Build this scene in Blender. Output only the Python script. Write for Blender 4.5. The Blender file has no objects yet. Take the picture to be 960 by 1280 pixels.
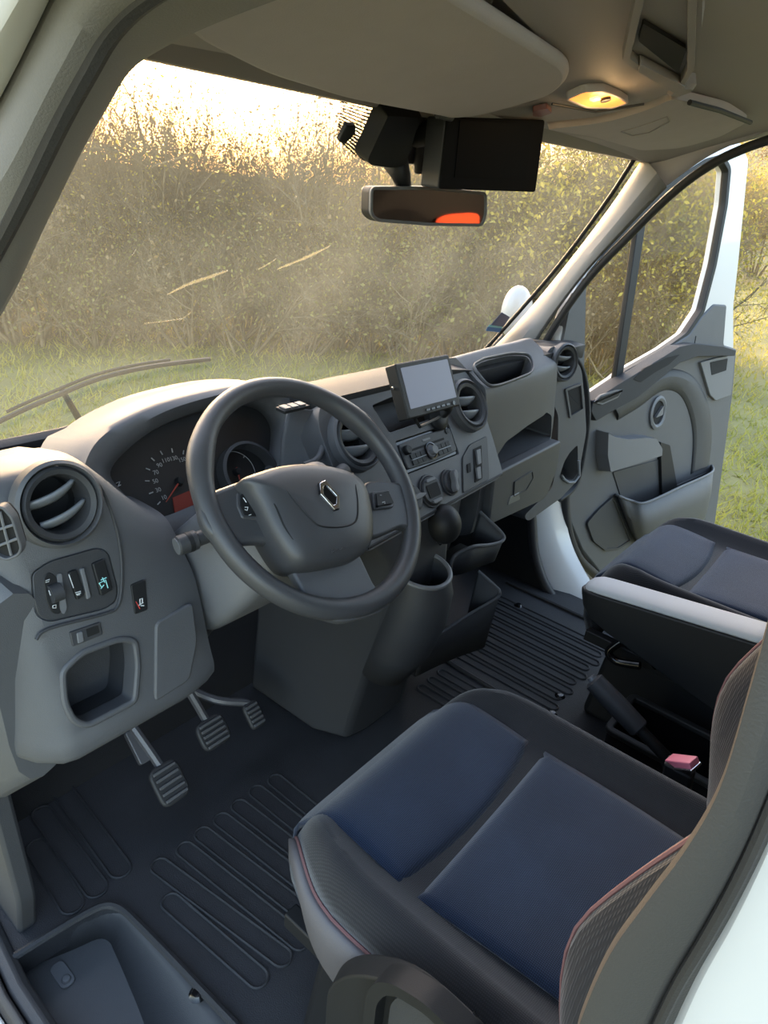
import bpy, bmesh, math, random
import numpy as np
from mathutils import Vector, Matrix
random.seed(7)
PI = math.pi
SC = bpy.context.scene
COL = SC.collection

# ------------------------------------------------------------------ camera, sky, sun, exposure
FPX = 856.0
CP = Vector((-1.115, -0.655, 1.177))
YAW, PITCH, ROLL = [math.radians(a) for a in (52.878, 25.746, 5.929)]
_f = Vector((math.sin(YAW)*math.cos(PITCH), math.cos(YAW)*math.cos(PITCH), -math.sin(PITCH)))
_r = Vector((math.cos(YAW), -math.sin(YAW), 0)); _u = _r.cross(_f)
CR = math.cos(ROLL)*_r + math.sin(ROLL)*_u
CU = -math.sin(ROLL)*_r + math.cos(ROLL)*_u
CF = _f
cd = bpy.data.cameras.new('camera'); cam = bpy.data.objects.new('camera', cd); COL.objects.link(cam)
cd.sensor_fit = 'VERTICAL'; cd.sensor_height = 36; cd.lens = FPX/1280*36; cd.clip_start = .02; cd.clip_end = 800
m = Matrix.Identity(4)
for i in range(3):
    m[i][0] = CR[i]; m[i][1] = CU[i]; m[i][2] = -CF[i]; m[i][3] = CP[i]
cam.matrix_world = m
SC.camera = cam

SUN_AZ, SUN_EL = math.radians(29), math.radians(9.5)
w = bpy.data.worlds.new('sky'); SC.world = w; w.use_nodes = True
nt = w.node_tree; nt.nodes.clear()
sky = nt.nodes.new('ShaderNodeTexSky'); sky.sky_type = 'NISHITA'; sky.sun_disc = False
sky.sun_elevation = SUN_EL; sky.sun_rotation = SUN_AZ; sky.altitude = 100; sky.air_density = 1.0; sky.dust_density = 2.2; sky.ozone_density = 1.0
bg = nt.nodes.new('ShaderNodeBackground'); bg.inputs[1].default_value = 1.0
out = nt.nodes.new('ShaderNodeOutputWorld')
wbn = nt.nodes.new('ShaderNodeMix'); wbn.data_type = 'RGBA'; wbn.blend_type = 'MULTIPLY'; wbn.inputs[0].default_value = 1.0; wbn.inputs[7].default_value = (1.0, .90, .85, 1)
nt.links.new(sky.outputs[0], wbn.inputs[6]); nt.links.new(wbn.outputs[2], bg.inputs[0]); nt.links.new(bg.outputs[0], out.inputs[0])
sl = bpy.data.lights.new('sun', 'SUN'); sl.energy = 1.9; sl.color = (1.0, .70, .40); sl.angle = math.radians(1.0)
so = bpy.data.objects.new('sun', sl); COL.objects.link(so)
sd = Vector((math.sin(SUN_AZ)*math.cos(SUN_EL), math.cos(SUN_AZ)*math.cos(SUN_EL), math.sin(SUN_EL)))
so.rotation_euler = sd.to_track_quat('Z', 'Y').to_euler(); so.location = (4, 7, 3)
SC.view_settings.view_transform = 'Standard'; SC.view_settings.look = 'None'
SC.view_settings.gamma = 1.0; SC.view_settings.exposure = 0.85; SC.view_settings.use_curve_mapping = False
SC.cycles.transparent_max_bounces = 24

# ------------------------------------------------------------------ where a line of sight meets a real surface
def ray(px, py): return CF + CR*((px-480)/FPX) - CU*((py-640)/FPX)
def atx(px, py, x): d = ray(px, py); return CP + d*((x-CP.x)/d.x)
def aty(px, py, y): d = ray(px, py); return CP + d*((y-CP.y)/d.y)
def atz(px, py, z): d = ray(px, py); return CP + d*((z-CP.z)/d.z)

class Frame:
    """a flat working plane: origin, u (across), v (up), n = outward"""
    def __init__(s, o, u, v):
        s.o = Vector(o); s.u = Vector(u).normalized(); v = Vector(v); s.v = (v - s.u*v.dot(s.u)).normalized(); s.n = s.u.cross(s.v)
    def px(s, x, y, h=0.0):
        d = ray(x, y); p0 = s.o + s.n*h
        p = CP + d*((p0-CP).dot(s.n)/d.dot(s.n)) - s.o
        return (p.dot(s.u), p.dot(s.v))
    def pxs(s, l, h=0.0): return [s.px(a, b, h) for a, b in l]
    def P(s, a, b, h=0.0): return s.o + s.u*a + s.v*b + s.n*h

# ------------------------------------------------------------------ outlines
def rnd(pts, r, n=5):
    """round the corners of a closed polygon"""
    o = []; N = len(pts)
    for i in range(N):
        p0, p1, p2 = [Vector(pts[j % N][:2]) for j in (i-1, i, i+1)]
        rr = r[i] if isinstance(r, (list, tuple)) else r
        a, b = p0-p1, p2-p1; la, lb = a.length, b.length
        if la < 1e-6 or lb < 1e-6: continue
        d = min(rr, la*.48, lb*.48)
        q0, q2 = p1 + a/la*d, p1 + b/lb*d
        for k in range(n+1):
            t = k/n
            q = q0*(1-t)**2 + p1*2*t*(1-t) + q2*t*t
            o.append((q.x, q.y))
    return o
def rr(a0, a1, b0, b1, r, n=5): return rnd([(a0, b0), (a1, b0), (a1, b1), (a0, b1)], r, n)
def cr(pts, closed=False, n=6):
    """Catmull-Rom through points of any dimension"""
    P = [Vector(p) for p in pts]; N = len(P); o = []
    for i in range(N if closed else N-1):
        if closed: a, b, c, d = P[i-1], P[i], P[(i+1) % N], P[(i+2) % N]
        else: a, b, c, d = P[max(i-1, 0)], P[i], P[i+1], P[min(i+2, N-1)]
        for k in range(n):
            t = k/n
            o.append(.5*((2*b) + (c-a)*t + (2*a-5*b+4*c-d)*t*t + (3*b-a-3*c+d)*t**3))
    if not closed: o.append(P[-1])
    return o
def circ(ca, cb, r, n=40, ry=None): return [(ca+r*math.cos(2*PI*k/n), cb+(ry or r)*math.sin(2*PI*k/n)) for k in range(n)]
def area(p): return sum(p[i-1][0]*p[i][1]-p[i][0]*p[i-1][1] for i in range(len(p)))
def grow(pts, d):
    """offset a closed outline outwards by d"""
    s = 1 if area(pts) > 0 else -1; o = []; N = len(pts)
    for i in range(N):
        a, b, c = Vector(pts[i-1][:2]), Vector(pts[i][:2]), Vector(pts[(i+1) % N][:2])
        t = ((b-a).normalized() + (c-b).normalized())
        if t.length < 1e-6: t = (c-b)
        t.normalize(); o.append((b.x + s*d*t.y, b.y - s*d*t.x))
    return o

# ------------------------------------------------------------------ mesh building
class MB:
    def __init__(s): s.v = []; s.f = []
    def add(s, vs, fs):
        k = len(s.v); s.v += [tuple(v) for v in vs]; s.f += [tuple(i+k for i in f) for f in fs]; return s
    def prism(s, fr, pts, h0, h1, top=0.0):
        """outline between heights h0 (back) and h1 (front); top > 0 shrinks the front"""
        pts = [tuple(p[:2]) for p in pts]
        if area(pts) < 0: pts = pts[::-1]
        n = len(pts); q = grow(pts, -top) if top else pts
        vs = [fr.P(a, b, h0) for a, b in pts] + [fr.P(a, b, h1) for a, b in q]
        fs = [tuple(range(n-1, -1, -1)), tuple(range(n, 2*n))] + [(i, (i+1) % n, n+(i+1) % n, n+i) for i in range(n)]
        return s.add(vs, fs)
    def ringprism(s, fr, outer, inner, h0, h1):
        """a frame: both outlines must have the same number of points"""
        n = len(outer)
        if area(outer) < 0: outer = outer[::-1]
        if area(inner) < 0: inner = inner[::-1]
        L = [[fr.P(a, b, h) for a, b in q] for q, h in ((outer, h0), (outer, h1), (inner, h1), (inner, h0))]
        vs = sum(L, []); fs = []
        for k in range(4):
            for i in range(n):
                j = (i+1) % n; kk = (k+1) % 4
                fs.append((k*n+i, k*n+j, kk*n+j, kk*n+i))
        return s.add(vs, fs)
    def box(s, fr, a0, a1, b0, b1, h0, h1): return s.prism(fr, [(a0, b0), (a1, b0), (a1, b1), (a0, b1)], h0, h1)
    def rev(s, fr, ca, cb, prof, n=40, ry=1.0):
        """revolve (radius, height) around the plane's normal"""
        vs = []; fs = []; m = len(prof)
        for r, h in prof:
            for k in range(n):
                t = 2*PI*k/n; vs.append(fr.P(ca+r*math.cos(t), cb+ry*r*math.sin(t), h))
        for j in range(m-1):
            for k in range(n):
                l = (k+1) % n; fs.append((j*n+k, j*n+l, (j+1)*n+l, (j+1)*n+k))
        if prof[0][0] > 1e-5: pass
        return s.add(vs, fs)
    def tube(s, pts, r, seg=8, closed=False, flat=None, cap=True):
        """sweep a round (or flattened) section; r is a number or a list"""
        P = [Vector(p) for p in pts]; N = len(P); vs = []; fs = []
        rs = r if isinstance(r, (list, tuple)) else [r]*N
        t0 = (P[1]-P[0]).normalized()
        nrm = Vector(flat) if flat else (Vector((0, 0, 1)) if abs(t0.z) < .9 else Vector((1, 0, 0)))
        sq = 1.0
        for i in range(N):
            if closed: t = (P[(i+1) % N]-P[i-1])
            else: t = P[min(i+1, N-1)]-P[max(i-1, 0)]
            t = t.normalized() if t.length > 1e-9 else t0
            nrm = (nrm - t*nrm.dot(t));
            nrm = nrm.normalized() if nrm.length > 1e-6 else t.orthogonal().normalized()
            b = t.cross(nrm)
            for k in range(seg):
                a = 2*PI*k/seg; vs.append(P[i] + (nrm*math.cos(a) + b*math.sin(a))*rs[i])
        for i in range(N if closed else N-1):
            j = (i+1) % N
            for k in range(seg):
                l = (k+1) % seg; fs.append((i*seg+k, i*seg+l, j*seg+l, j*seg+k))
        if cap and not closed: fs += [tuple(range(seg-1, -1, -1)), tuple(range((N-1)*seg, N*seg))]
        return s.add(vs, fs)
    def grid(s, rows, closeu=False, closev=False):
        m, n = len(rows), len(rows[0]); fs = []
        for i in range(m if closev else m-1):
            for j in range(n if closeu else n-1):
                a, b = (i+1) % m, (j+1) % n
                fs.append((i*n+j, i*n+b, a*n+b, a*n+j))
        return s.add([p for r in rows for p in r], fs)
    def loft(s, rings, cap=True):
        k = len(s.v); n = len(rings[0]); s.grid(rings, closeu=True)
        if cap: s.f += [tuple(k+i for i in range(n-1, -1, -1)), tuple(k+(len(rings)-1)*n+i for i in range(n))]
        return s
    def ell(s, c, rx, ry, rz, nu=20, nv=12, M=None):
        vs = []; fs = []
        for j in range(nv+1):
            p = PI*j/nv
            for i in range(nu):
                t = 2*PI*i/nu; q = Vector((rx*math.sin(p)*math.cos(t), ry*math.sin(p)*math.sin(t), rz*math.cos(p)))
                if M: q = M @ q
                vs.append(Vector(c)+q)
        for j in range(nv):
            for i in range(nu): l = (i+1) % nu; fs.append((j*nu+i, (j+1)*nu+i, (j+1)*nu+l, j*nu+l))
        return s.add(vs, fs)
    def mesh(s, name):
        me = bpy.data.meshes.new(name); me.from_pydata(s.v, [], s.f); me.validate()
        b = bmesh.new(); b.from_mesh(me)
        bmesh.ops.remove_doubles(b, verts=b.verts, dist=2e-5)
        bmesh.ops.dissolve_degenerate(b, edges=b.edges, dist=1e-6)
        bmesh.ops.recalc_face_normals(b, faces=b.faces)
        b.to_mesh(me); b.free(); return me
    def build(s, name, mat, parent=None, bevel=0, seg=2, solid=0, off=-1, sub=0, ang=38, cuts=(), flat=False):
        me = s.mesh(name)
        o = bpy.data.objects.new(name, me); COL.objects.link(o)
        if solid:
            md = o.modifiers.new('thick', 'SOLIDIFY'); md.thickness = solid; md.offset = off
        if cuts:
            tmp = []
            for c in cuts:
                co = bpy.data.objects.new('cutter', c.mesh('cutter')); COL.objects.link(co); tmp.append(co)
                md = o.modifiers.new('cut', 'BOOLEAN'); md.operation = 'DIFFERENCE'; md.solver = 'EXACT'; md.object = co
            dg = bpy.context.evaluated_depsgraph_get(); dg.update()
            nm = bpy.data.meshes.new_from_object(o.evaluated_get(dg)); o.modifiers.clear(); o.data = nm; nm.name = name
            for co in tmp:
                d = co.data; bpy.data.objects.remove(co); bpy.data.meshes.remove(d)
            me = nm
        me.materials.clear(); me.materials.append(mat)
        if sub:
            md = o.modifiers.new('smooth', 'SUBSURF'); md.levels = sub; md.render_levels = sub
        if bevel:
            md = o.modifiers.new('edge', 'BEVEL'); md.width = bevel; md.segments = seg; md.limit_method = 'ANGLE'; md.angle_limit = math.radians(38); md.use_clamp_overlap = True
        if not flat:
            for p in me.polygons: p.use_smooth = True
            me.set_sharp_from_angle(angle=math.radians(ang))
        if parent is not None: link(o, parent)
        return o
def link(o, parent):
    o.parent = parent
    M = Matrix.Translation(parent.location) if parent.parent is None else Matrix.Identity(4)
    o.matrix_parent_inverse = M.inverted() if parent.type == 'EMPTY' else Matrix.Identity(4)
    if parent.type != 'EMPTY' : o.matrix_parent_inverse = Matrix.Identity(4)
def tag(o, label=None, cat=None, group=None, kind=None):
    if label: o['label'] = label
    if cat: o['category'] = cat
    if group: o['group'] = group
    if kind: o['kind'] = kind
    return o
def thing(name, label, cat, loc, group=None):
    o = bpy.data.objects.new(name, None); COL.objects.link(o); o.empty_display_size = .05
    o.location = loc; return tag(o, label, cat, group)
def word(txt, fr, a, b, size, mat, name, parent, h=.0006, rot=0.0, align='CENTER'):
    """flat lettering lying on a plane"""
    c = bpy.data.curves.new('lettering', 'FONT'); c.body = txt; c.size = size; c.align_x = align; c.align_y = 'CENTER'; c.extrude = .0002; c.resolution_u = 3
    t = bpy.data.objects.new('lettering', c); COL.objects.link(t)
    dg = bpy.context.evaluated_depsgraph_get(); dg.update()
    me = bpy.data.meshes.new_from_object(t.evaluated_get(dg)); bpy.data.objects.remove(t); bpy.data.curves.remove(c)
    cs, sn = math.cos(rot), math.sin(rot); mb = MB()
    mb.add([fr.P(a+v.co.x*cs-v.co.y*sn, b+v.co.x*sn+v.co.y*cs, h+v.co.z) for v in me.vertices], [tuple(p.vertices) for p in me.polygons])
    bpy.data.meshes.remove(me)
    if parent is None and name is None: return mb
    return mb.build(name, mat, parent, flat=True)

# ------------------------------------------------------------------ materials
def lin(c):
    return tuple((x/255/12.92 if x/255 <= .04045 else ((x/255+.055)/1.055)**2.4) for x in c)
def mat(name, c, rough=.5, metal=0.0, bump=0.0, scale=400, var=.0, vscale=12, spec=.5, coat=0.0, sheen=0.0, emit=None, es=0.0):
    M = bpy.data.materials.new(name); M.use_nodes = True; N = M.node_tree; B = N.nodes['Principled BSDF']
    c = lin(c); B.inputs['Base Color'].default_value = (*c, 1); B.inputs['Roughness'].default_value = rough; B.inputs['Metallic'].default_value = metal
    B.inputs['Specular IOR Level'].default_value = spec; B.inputs['Coat Weight'].default_value = coat
    if sheen: B.inputs['Sheen Weight'].default_value = sheen; B.inputs['Sheen Roughness'].default_value = .5
    if emit: B.inputs['Emission Color'].default_value = (*lin(emit), 1); B.inputs['Emission Strength'].default_value = es
    tc = N.nodes.new('ShaderNodeTexCoord')
    if bump:
        n = N.nodes.new('ShaderNodeTexNoise'); n.inputs['Scale'].default_value = scale; n.inputs['Detail'].default_value = 3
        N.links.new(tc.outputs['Object'], n.inputs['Vector'])
        b = N.nodes.new('ShaderNodeBump'); b.inputs['Strength'].default_value = bump; b.inputs['Distance'].default_value = .002
        N.links.new(n.outputs['Fac'], b.inputs['Height']); N.links.new(b.outputs['Normal'], B.inputs['Normal'])
    if var:
        n = N.nodes.new('ShaderNodeTexNoise'); n.inputs['Scale'].default_value = vscale; n.inputs['Detail'].default_value = 6; n.inputs['Roughness'].default_value = .65
        N.links.new(tc.outputs['Object'], n.inputs['Vector'])
        r = N.nodes.new('ShaderNodeValToRGB'); r.color_ramp.elements[0].position = .3; r.color_ramp.elements[1].position = .7
        r.color_ramp.elements[0].color = (*[x*(1-var) for x in c], 1); r.color_ramp.elements[1].color = (*[min(1, x*(1+var)) for x in c], 1)
        N.links.new(n.outputs['Fac'], r.inputs['Fac']); N.links.new(r.outputs['Color'], B.inputs['Base Color'])
    return M
def fabric(name, c, c2, scale=900):
    M = mat(name, c, .85, spec=.2, sheen=.25); N = M.node_tree; B = N.nodes['Principled BSDF']
    tc = N.nodes.new('ShaderNodeTexCoord')
    wv = []
    for d in ('X', 'Y'):
        wt = N.nodes.new('ShaderNodeTexWave'); wt.wave_type = 'BANDS'; wt.bands_direction = d; wt.inputs['Scale'].default_value = scale/6.28; wt.inputs['Distortion'].default_value = 1.5; wt.inputs['Detail'].default_value = 1
        N.links.new(tc.outputs['Object'], wt.inputs['Vector']); wv.append(wt)
    mu = N.nodes.new('ShaderNodeMath'); mu.operation = 'MULTIPLY'
    N.links.new(wv[0].outputs['Fac'], mu.inputs[0]); N.links.new(wv[1].outputs['Fac'], mu.inputs[1])
    nz = N.nodes.new('ShaderNodeTexNoise'); nz.inputs['Scale'].default_value = 9; nz.inputs['Detail'].default_value = 5
    N.links.new(tc.outputs['Object'], nz.inputs['Vector'])
    ad = N.nodes.new('ShaderNodeMath'); ad.operation = 'ADD'; N.links.new(mu.outputs[0], ad.inputs[0])
    sc_ = N.nodes.new('ShaderNodeMath'); sc_.operation = 'MULTIPLY_ADD'; sc_.inputs[1].default_value = .8; sc_.inputs[2].default_value = -.4
    N.links.new(nz.outputs['Fac'], sc_.inputs[0]); N.links.new(sc_.outputs[0], ad.inputs[1])
    r = N.nodes.new('ShaderNodeValToRGB'); r.color_ramp.elements[0].color = (*lin(c), 1); r.color_ramp.elements[1].color = (*lin(c2), 1)
    N.links.new(ad.outputs[0], r.inputs['Fac']); N.links.new(r.outputs['Color'], B.inputs['Base Color'])
    b = N.nodes.new('ShaderNodeBump'); b.inputs['Strength'].default_value = .35; b.inputs['Distance'].default_value = .001
    N.links.new(mu.outputs[0], b.inputs['Height']); N.links.new(b.outputs['Normal'], B.inputs['Normal'])
    return M
def glass(name, dust=.0, tint=(1, 1, 1), dustcol=(214, 196, 150), speck=0.0, refl=.06, base=.0):
    """clear pane with a film of road dust that scatters daylight"""
    M = bpy.data.materials.new(name); M.use_nodes = True; N = M.node_tree; N.nodes.clear()
    o = N.nodes.new('ShaderNodeOutputMaterial'); tr = N.nodes.new('ShaderNodeBsdfTransparent'); tr.inputs[0].default_value = (*tint, 1)
    gl = N.nodes.new('ShaderNodeBsdfGlossy'); gl.inputs['Roughness'].default_value = .02
    lw = N.nodes.new('ShaderNodeFresnel'); lw.inputs[0].default_value = 1.3
    geo = N.nodes.new('ShaderNodeNewGeometry')
    m1 = N.nodes.new('ShaderNodeMixShader'); N.links.new(tr.outputs[0], m1.inputs[1]); N.links.new(gl.outputs[0], m1.inputs[2])
    fm = N.nodes.new('ShaderNodeMath'); fm.operation = 'MULTIPLY'; fm.inputs[1].default_value = refl/.04*.5
    ff = N.nodes.new('ShaderNodeMath'); ff.operation = 'SUBTRACT'; ff.inputs[0].default_value = 1.0; N.links.new(geo.outputs['Backfacing'], ff.inputs[1])
    f2 = N.nodes.new('ShaderNodeMath'); f2.operation = 'MULTIPLY'; N.links.new(lw.outputs[0], f2.inputs[0]); N.links.new(ff.outputs[0], f2.inputs[1])
    N.links.new(f2.outputs[0], fm.inputs[0]); N.links.new(fm.outputs[0], m1.inputs[0])
    if not dust: N.links.new(m1.outputs[0], o.inputs[0]); return M
    d1 = N.nodes.new('ShaderNodeBsdfDiffuse'); d1.inputs[0].default_value = (*lin(dustcol), 1)
    d2 = N.nodes.new('ShaderNodeBsdfTranslucent'); d2.inputs[0].default_value = (*lin(dustcol), 1)
    dm = N.nodes.new('ShaderNodeMixShader'); dm.inputs[0].default_value = .6
    N.links.new(d1.outputs[0], dm.inputs[1]); N.links.new(d2.outputs[0], dm.inputs[2])
    tc = N.nodes.new('ShaderNodeTexCoord')
    n1 = N.nodes.new('ShaderNodeTexNoise'); n1.inputs['Scale'].default_value = 3.5; n1.inputs['Detail'].default_value = 5
    N.links.new(tc.outputs['Object'], n1.inputs['Vector'])
    mr = N.nodes.new('ShaderNodeMapRange'); mr.inputs[1].default_value = .35; mr.inputs[2].default_value = .75; mr.inputs[3].default_value = dust*.55; mr.inputs[4].default_value = dust*1.5
    N.links.new(n1.outputs['Fac'], mr.inputs[0])
    v = N.nodes.new('ShaderNodeTexVoronoi'); v.inputs['Scale'].default_value = 130; N.links.new(tc.outputs['Object'], v.inputs['Vector'])
    sp = N.nodes.new('ShaderNodeMapRange'); sp.inputs[1].default_value = .10; sp.inputs[2].default_value = .02; sp.inputs[3].default_value = 0; sp.inputs[4].default_value = speck
    N.links.new(v.outputs['Distance'], sp.inputs[0])
    ad = N.nodes.new('ShaderNodeMath'); ad.operation = 'ADD'; ad.use_clamp = True
    N.links.new(mr.outputs[0], ad.inputs[0]); N.links.new(sp.outputs[0], ad.inputs[1])
    m2 = N.nodes.new('ShaderNodeMixShader'); N.links.new(ad.outputs[0], m2.inputs[0]); N.links.new(m1.outputs[0], m2.inputs[1]); N.links.new(dm.outputs[0], m2.inputs[2])
    N.links.new(m2.outputs[0], o.inputs[0]); return M

DASH = mat('dashboard plastic', (78, 79, 82), .52, bump=.25, scale=900, var=.05)
DASHD = mat('dark grained plastic', (52, 53, 56), .55, bump=.25, scale=900, var=.05)
DASHL = mat('light grey plastic', (100, 101, 104), .5, bump=.2, scale=900)
TOPM = mat('soft touch dashboard top', (48, 49, 52), .62, bump=.3, scale=700, spec=.3)
BLK = mat('black plastic', (26, 27, 29), .55, bump=.1, scale=900, spec=.35)
MATT = mat('matt black casing', (22, 22, 23), .8, spec=.08)
BLKG = mat('gloss black plastic', (16, 16, 18), .18)
HOLE = mat('black recess shade', (14, 14, 15), .8)  # shade inside slots, vents and pockets put into the colour
RUB = mat('black rubber floor covering', (36, 37, 41), .62, bump=.5, scale=520, var=.25, vscale=7)
RUBD = mat('dark carpet', (20, 20, 23), .9, bump=.5, scale=700)
SEAL = mat('rubber door seal', (46, 45, 47), .55, bump=.2, scale=500)
WHEEL = mat('grained steering wheel polyurethane', (62, 63, 66), .42, bump=.18, scale=1100)
SILV = mat('silver plastic', (120, 122, 126), .4, metal=.3)
CHROME = mat('chrome', (215, 215, 218), .15, metal=1)
STEEL = mat('worn steel', (96, 96, 100), .5, metal=.5)
WHITEP = mat('white body paint', (200, 199, 198), .28, coat=.4)
HEAD = mat('grey headliner', (188, 180, 177), .8, bump=.2, scale=500, var=.04)
HEADD = mat('darker overhead plastic', (156, 149, 145), .6, bump=.2, scale=700)
TRIMG = mat('grey pillar trim', (122, 120, 120), .55, bump=.2, scale=700)
TRIMD = mat('dark door pillar trim', (58, 57, 57), .6, bump=.2, scale=700)
BACKW = mat('dark rear bulkhead', (22, 21, 21), .9)
BLUE = fabric('blue woven seat fabric', (24, 34, 52), (50, 65, 90))
BLACKF = fabric('charcoal woven seat fabric', (32, 33, 37), (44, 45, 50))
GREYF = mat('grey leatherette', (86, 84, 88), .6, bump=.2, scale=600)
STITCH = mat('faded red stitching', (104, 74, 76), .85)
ARMG = mat('light grey armrest top', (168, 171, 176), .6, bump=.2, scale=900)
PINK = mat('faded red buckle', (214, 120, 140), .4)
GLS = glass('clear door glass', dust=.02, refl=.02)
WIND = glass('dusty windscreen glass', dust=.062, speck=.25, refl=.03, dustcol=(202, 200, 178))
SMEAR = mat('dried smear', (200, 190, 160), .9)
MIRR = mat('mirror glass', (200, 200, 205), .03, metal=1)
LCD_SKY = mat('display with painted sky reflection', (150, 152, 172), .35)  # pale lilac put into the colour for sky reflected in the unlit screen
LCDD = mat('dark display', (8, 8, 9), .6, spec=.08)
REDG = mat('red lit display', (90, 36, 26), .6, emit=(255, 70, 30), es=.015)
REDN = mat('red gauge needle', (150, 58, 44), .5)
WHT = mat('white printed marks', (205, 208, 210), .6)
CYAN = mat('pale blue printed marks', (150, 215, 215), .6)
REDM = mat('red printed marks', (200, 60, 50), .6)

# ================================================================== SETTING
GZ = -0.62
def struct(o): return tag(o, kind='structure')
# --- field
GRASSM = mat('meadow ground', (128, 120, 72), .9, var=.35, vscale=.8, bump=.6, scale=30)
def ground_z(x, y):
    r = math.hypot(x, y)
    return GZ + .05*math.sin(x*.9)*math.cos(y*.7)*min(1, max(0, (r-4)/4)) + max(0, r-26)**1.25*.052*min(1, max(0, (math.degrees(math.atan2(x, y))-64)/10))
mb = MB(); rows = []
for i in range(61):
    r = .1 + 150*(i/60)**2.2
    rows.append([Vector((r*math.sin(2*PI*k/96), r*math.cos(2*PI*k/96), ground_z(r*math.sin(2*PI*k/96), r*math.cos(2*PI*k/96)))) for k in range(96)])
mb.grid(rows, closeu=True); struct(mb.build('ground', GRASSM))

# --- cab floor with its step well cut out at the driver's door
FL = Frame((0, 0, 0), (1, 0, 0), (0, 1, 0))
step_px = [(22, 1196), (60, 1172), (100, 1148), (130, 1134), (152, 1138), (176, 1160), (215, 1200), (262, 1250), (300, 1290)]
sw = [FL.px(*q) for q in step_px]
step = [(-.95, sw[0][1]+.005)] + sw + [(sw[-1][0], -.42), (-.95, -.42)]
cut_step = MB().prism(FL, rnd(step, .02, 3), -.3, .3)
fl = MB().prism(FL, [(-.90, -1.35), (.84, -1.35), (.84, .62), (-.90, .62)], -.05, 0)
floor = fl.build('floor', RUB, cuts=[cut_step]); struct(floor)
# moulded ribs of the rubber covering (raised outlines), part of the floor
def rib(mb, p0, p1, w, h=.0035, r=.0028, z=0.0):
    a, b = Vector((*p0, z)), Vector((*p1, z)); d = (b-a).normalized(); n = Vector((-d.y, d.x, 0)); pts = []
    for k in range(9): t = PI/2 + PI*k/8; pts.append(a + (n*math.sin(t) + d*math.cos(t))*w)
    for k in range(9): t = -PI/2 + PI*k/8; pts.append(b + (n*math.sin(t) + d*math.cos(t))*w)
    mb.tube([p + Vector((0, 0, .0005)) for p in pts], r, 6, closed=True)
rb = MB()
drv = [((214, 1128), (322, 1222)), ((200, 1083), (352, 1196)), ((232, 1062), (374, 1176)), ((254, 1043), (392, 1150)), ((278, 1025), (410, 1128)), ((300, 1008), (425, 1105)), ((322, 990), (440, 1085)), ((345, 976), (455, 1066))]
for a, b in drv:
    rib(rb, FL.px(*a), FL.px(*b), .0165)
for a, b in [((79, 990), (150, 1086)), ((53, 1018), (120, 1110)), ((47, 1060), (90, 1130))]:
    rib(rb, FL.px(*a), FL.px(*b), .019)
o = rb.build('floor_ribs', RUB, floor)
tag(o, label='raised moulded ribs of the driver footwell')
rb = MB()
for k in range(9):
    x = .29 + .043*k
    rib(rb, (x, .16 - .0*k), (x, -.20 + .012*(k % 2)), .0135, r=.0032)
for k in range(3): rib(rb, (.10+.045*k, .08), (.10+.045*k, -.02), .013, r=.003)
rb.build('floor_ribs', RUB, floor)
# the covering's thick edge and the fixing studs
ed = MB(); e = [FL.P(a, b, .004) for a, b in [FL.px(*q) for q in [(18, 1198)] + step_px]]
ed.tube(cr(e, n=4), .007, 8); 
ed.tube(cr([(.245, .14, .003), (.235, .04, .003), (.225, -.3, .003)], n=4), .006, 6)
ed.tube([(.735, .2, .004), (.735, -.25, .004)], .006, 6)
ed.build('covering_edge', RUB, floor)
st = MB()
for q in [(648, 757), (752, 797), (247, 1243), (700, 870), (690, 892)]:
    a, b = FL.px(*q); st.rev(FL, a, b, [(0, .007), (.008, .006), (.011, .002), (.014, .0)], 16)
st.build('fixing_stud', BLKG, floor)
# step well: tread and riser
tz = -.065
fs = Frame((0, 0, tz), (1, 0, 0), (0, 1, 0))
mb = MB().prism(fs, [(-.93, -.5), (-.60, -.5), (-.60, .3), (-.93, .3)], -.03, 0)
o = mb.build('step_tread', DASH, floor, bevel=.006)
rows_t = [Vector((a, b, -.002)) for a, b in sw] ; rows_b = []
for q in [(18, 1216), (52, 1203), (92, 1187), (122, 1174), (136, 1177), (143, 1190), (154, 1215), (172, 1258), (186, 1296)]: rows_b.append(atz(*q, tz))
mids = [(p*.75+q*.25)+Vector((0, 0, .0)) for p, q in zip(rows_t, rows_b)]
mb = MB().grid([cr(rows_t, n=4), cr(mids, n=4), cr(rows_b, n=4)]); mb.build('step_riser', DASHD, floor, solid=.004)
# sole plate bracket in the step
a, b = fs.px(80, 1222); mb = MB().prism(fs, rr(a-.012, a+.012, b-.02, b+.03, .011), 0, .004); mb.rev(fs, a, b-.008, [(0, .010), (.006, .009), (.008, .004)], 14)
mb.build('step_bracket', DASHL, floor, bevel=.001)
# toe board and firewall
mb = MB(); xs = [-.9, -.5, -.1, .3, .6, .84]
prof = [(.40, .001), (.47, .02), (.56, .12), (.62, .30), (.63, .5), (.60, .60)]
mb.grid([[Vector((x, y, z)) for x in xs] for y, z in prof])
struct(mb.build('wall_front', RUBD, solid=.01, off=1))
struct(MB().box(FL, -.92, .92, -1.36, -1.33, -.05, 1.75).build('wall_back', BACKW))
# --- ceiling: high headliner beyond the overhead shelf
cx = [-.80, -.6, -.2, .2, .6, .80]
mb = MB()
prof = [(.075, 1.30), (-.02, 1.36), (-.16, 1.415), (-.30, 1.46), (-.6, 1.68), (-1.36, 1.72)]
mb.grid([[Vector((x, y, z - .03*(abs(x)/.8)**4)) for x in np.linspace(-.84, .84, 15)] for y, z in prof])
struct(mb.build('ceiling', HEAD, solid=.02, off=1))
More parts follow.
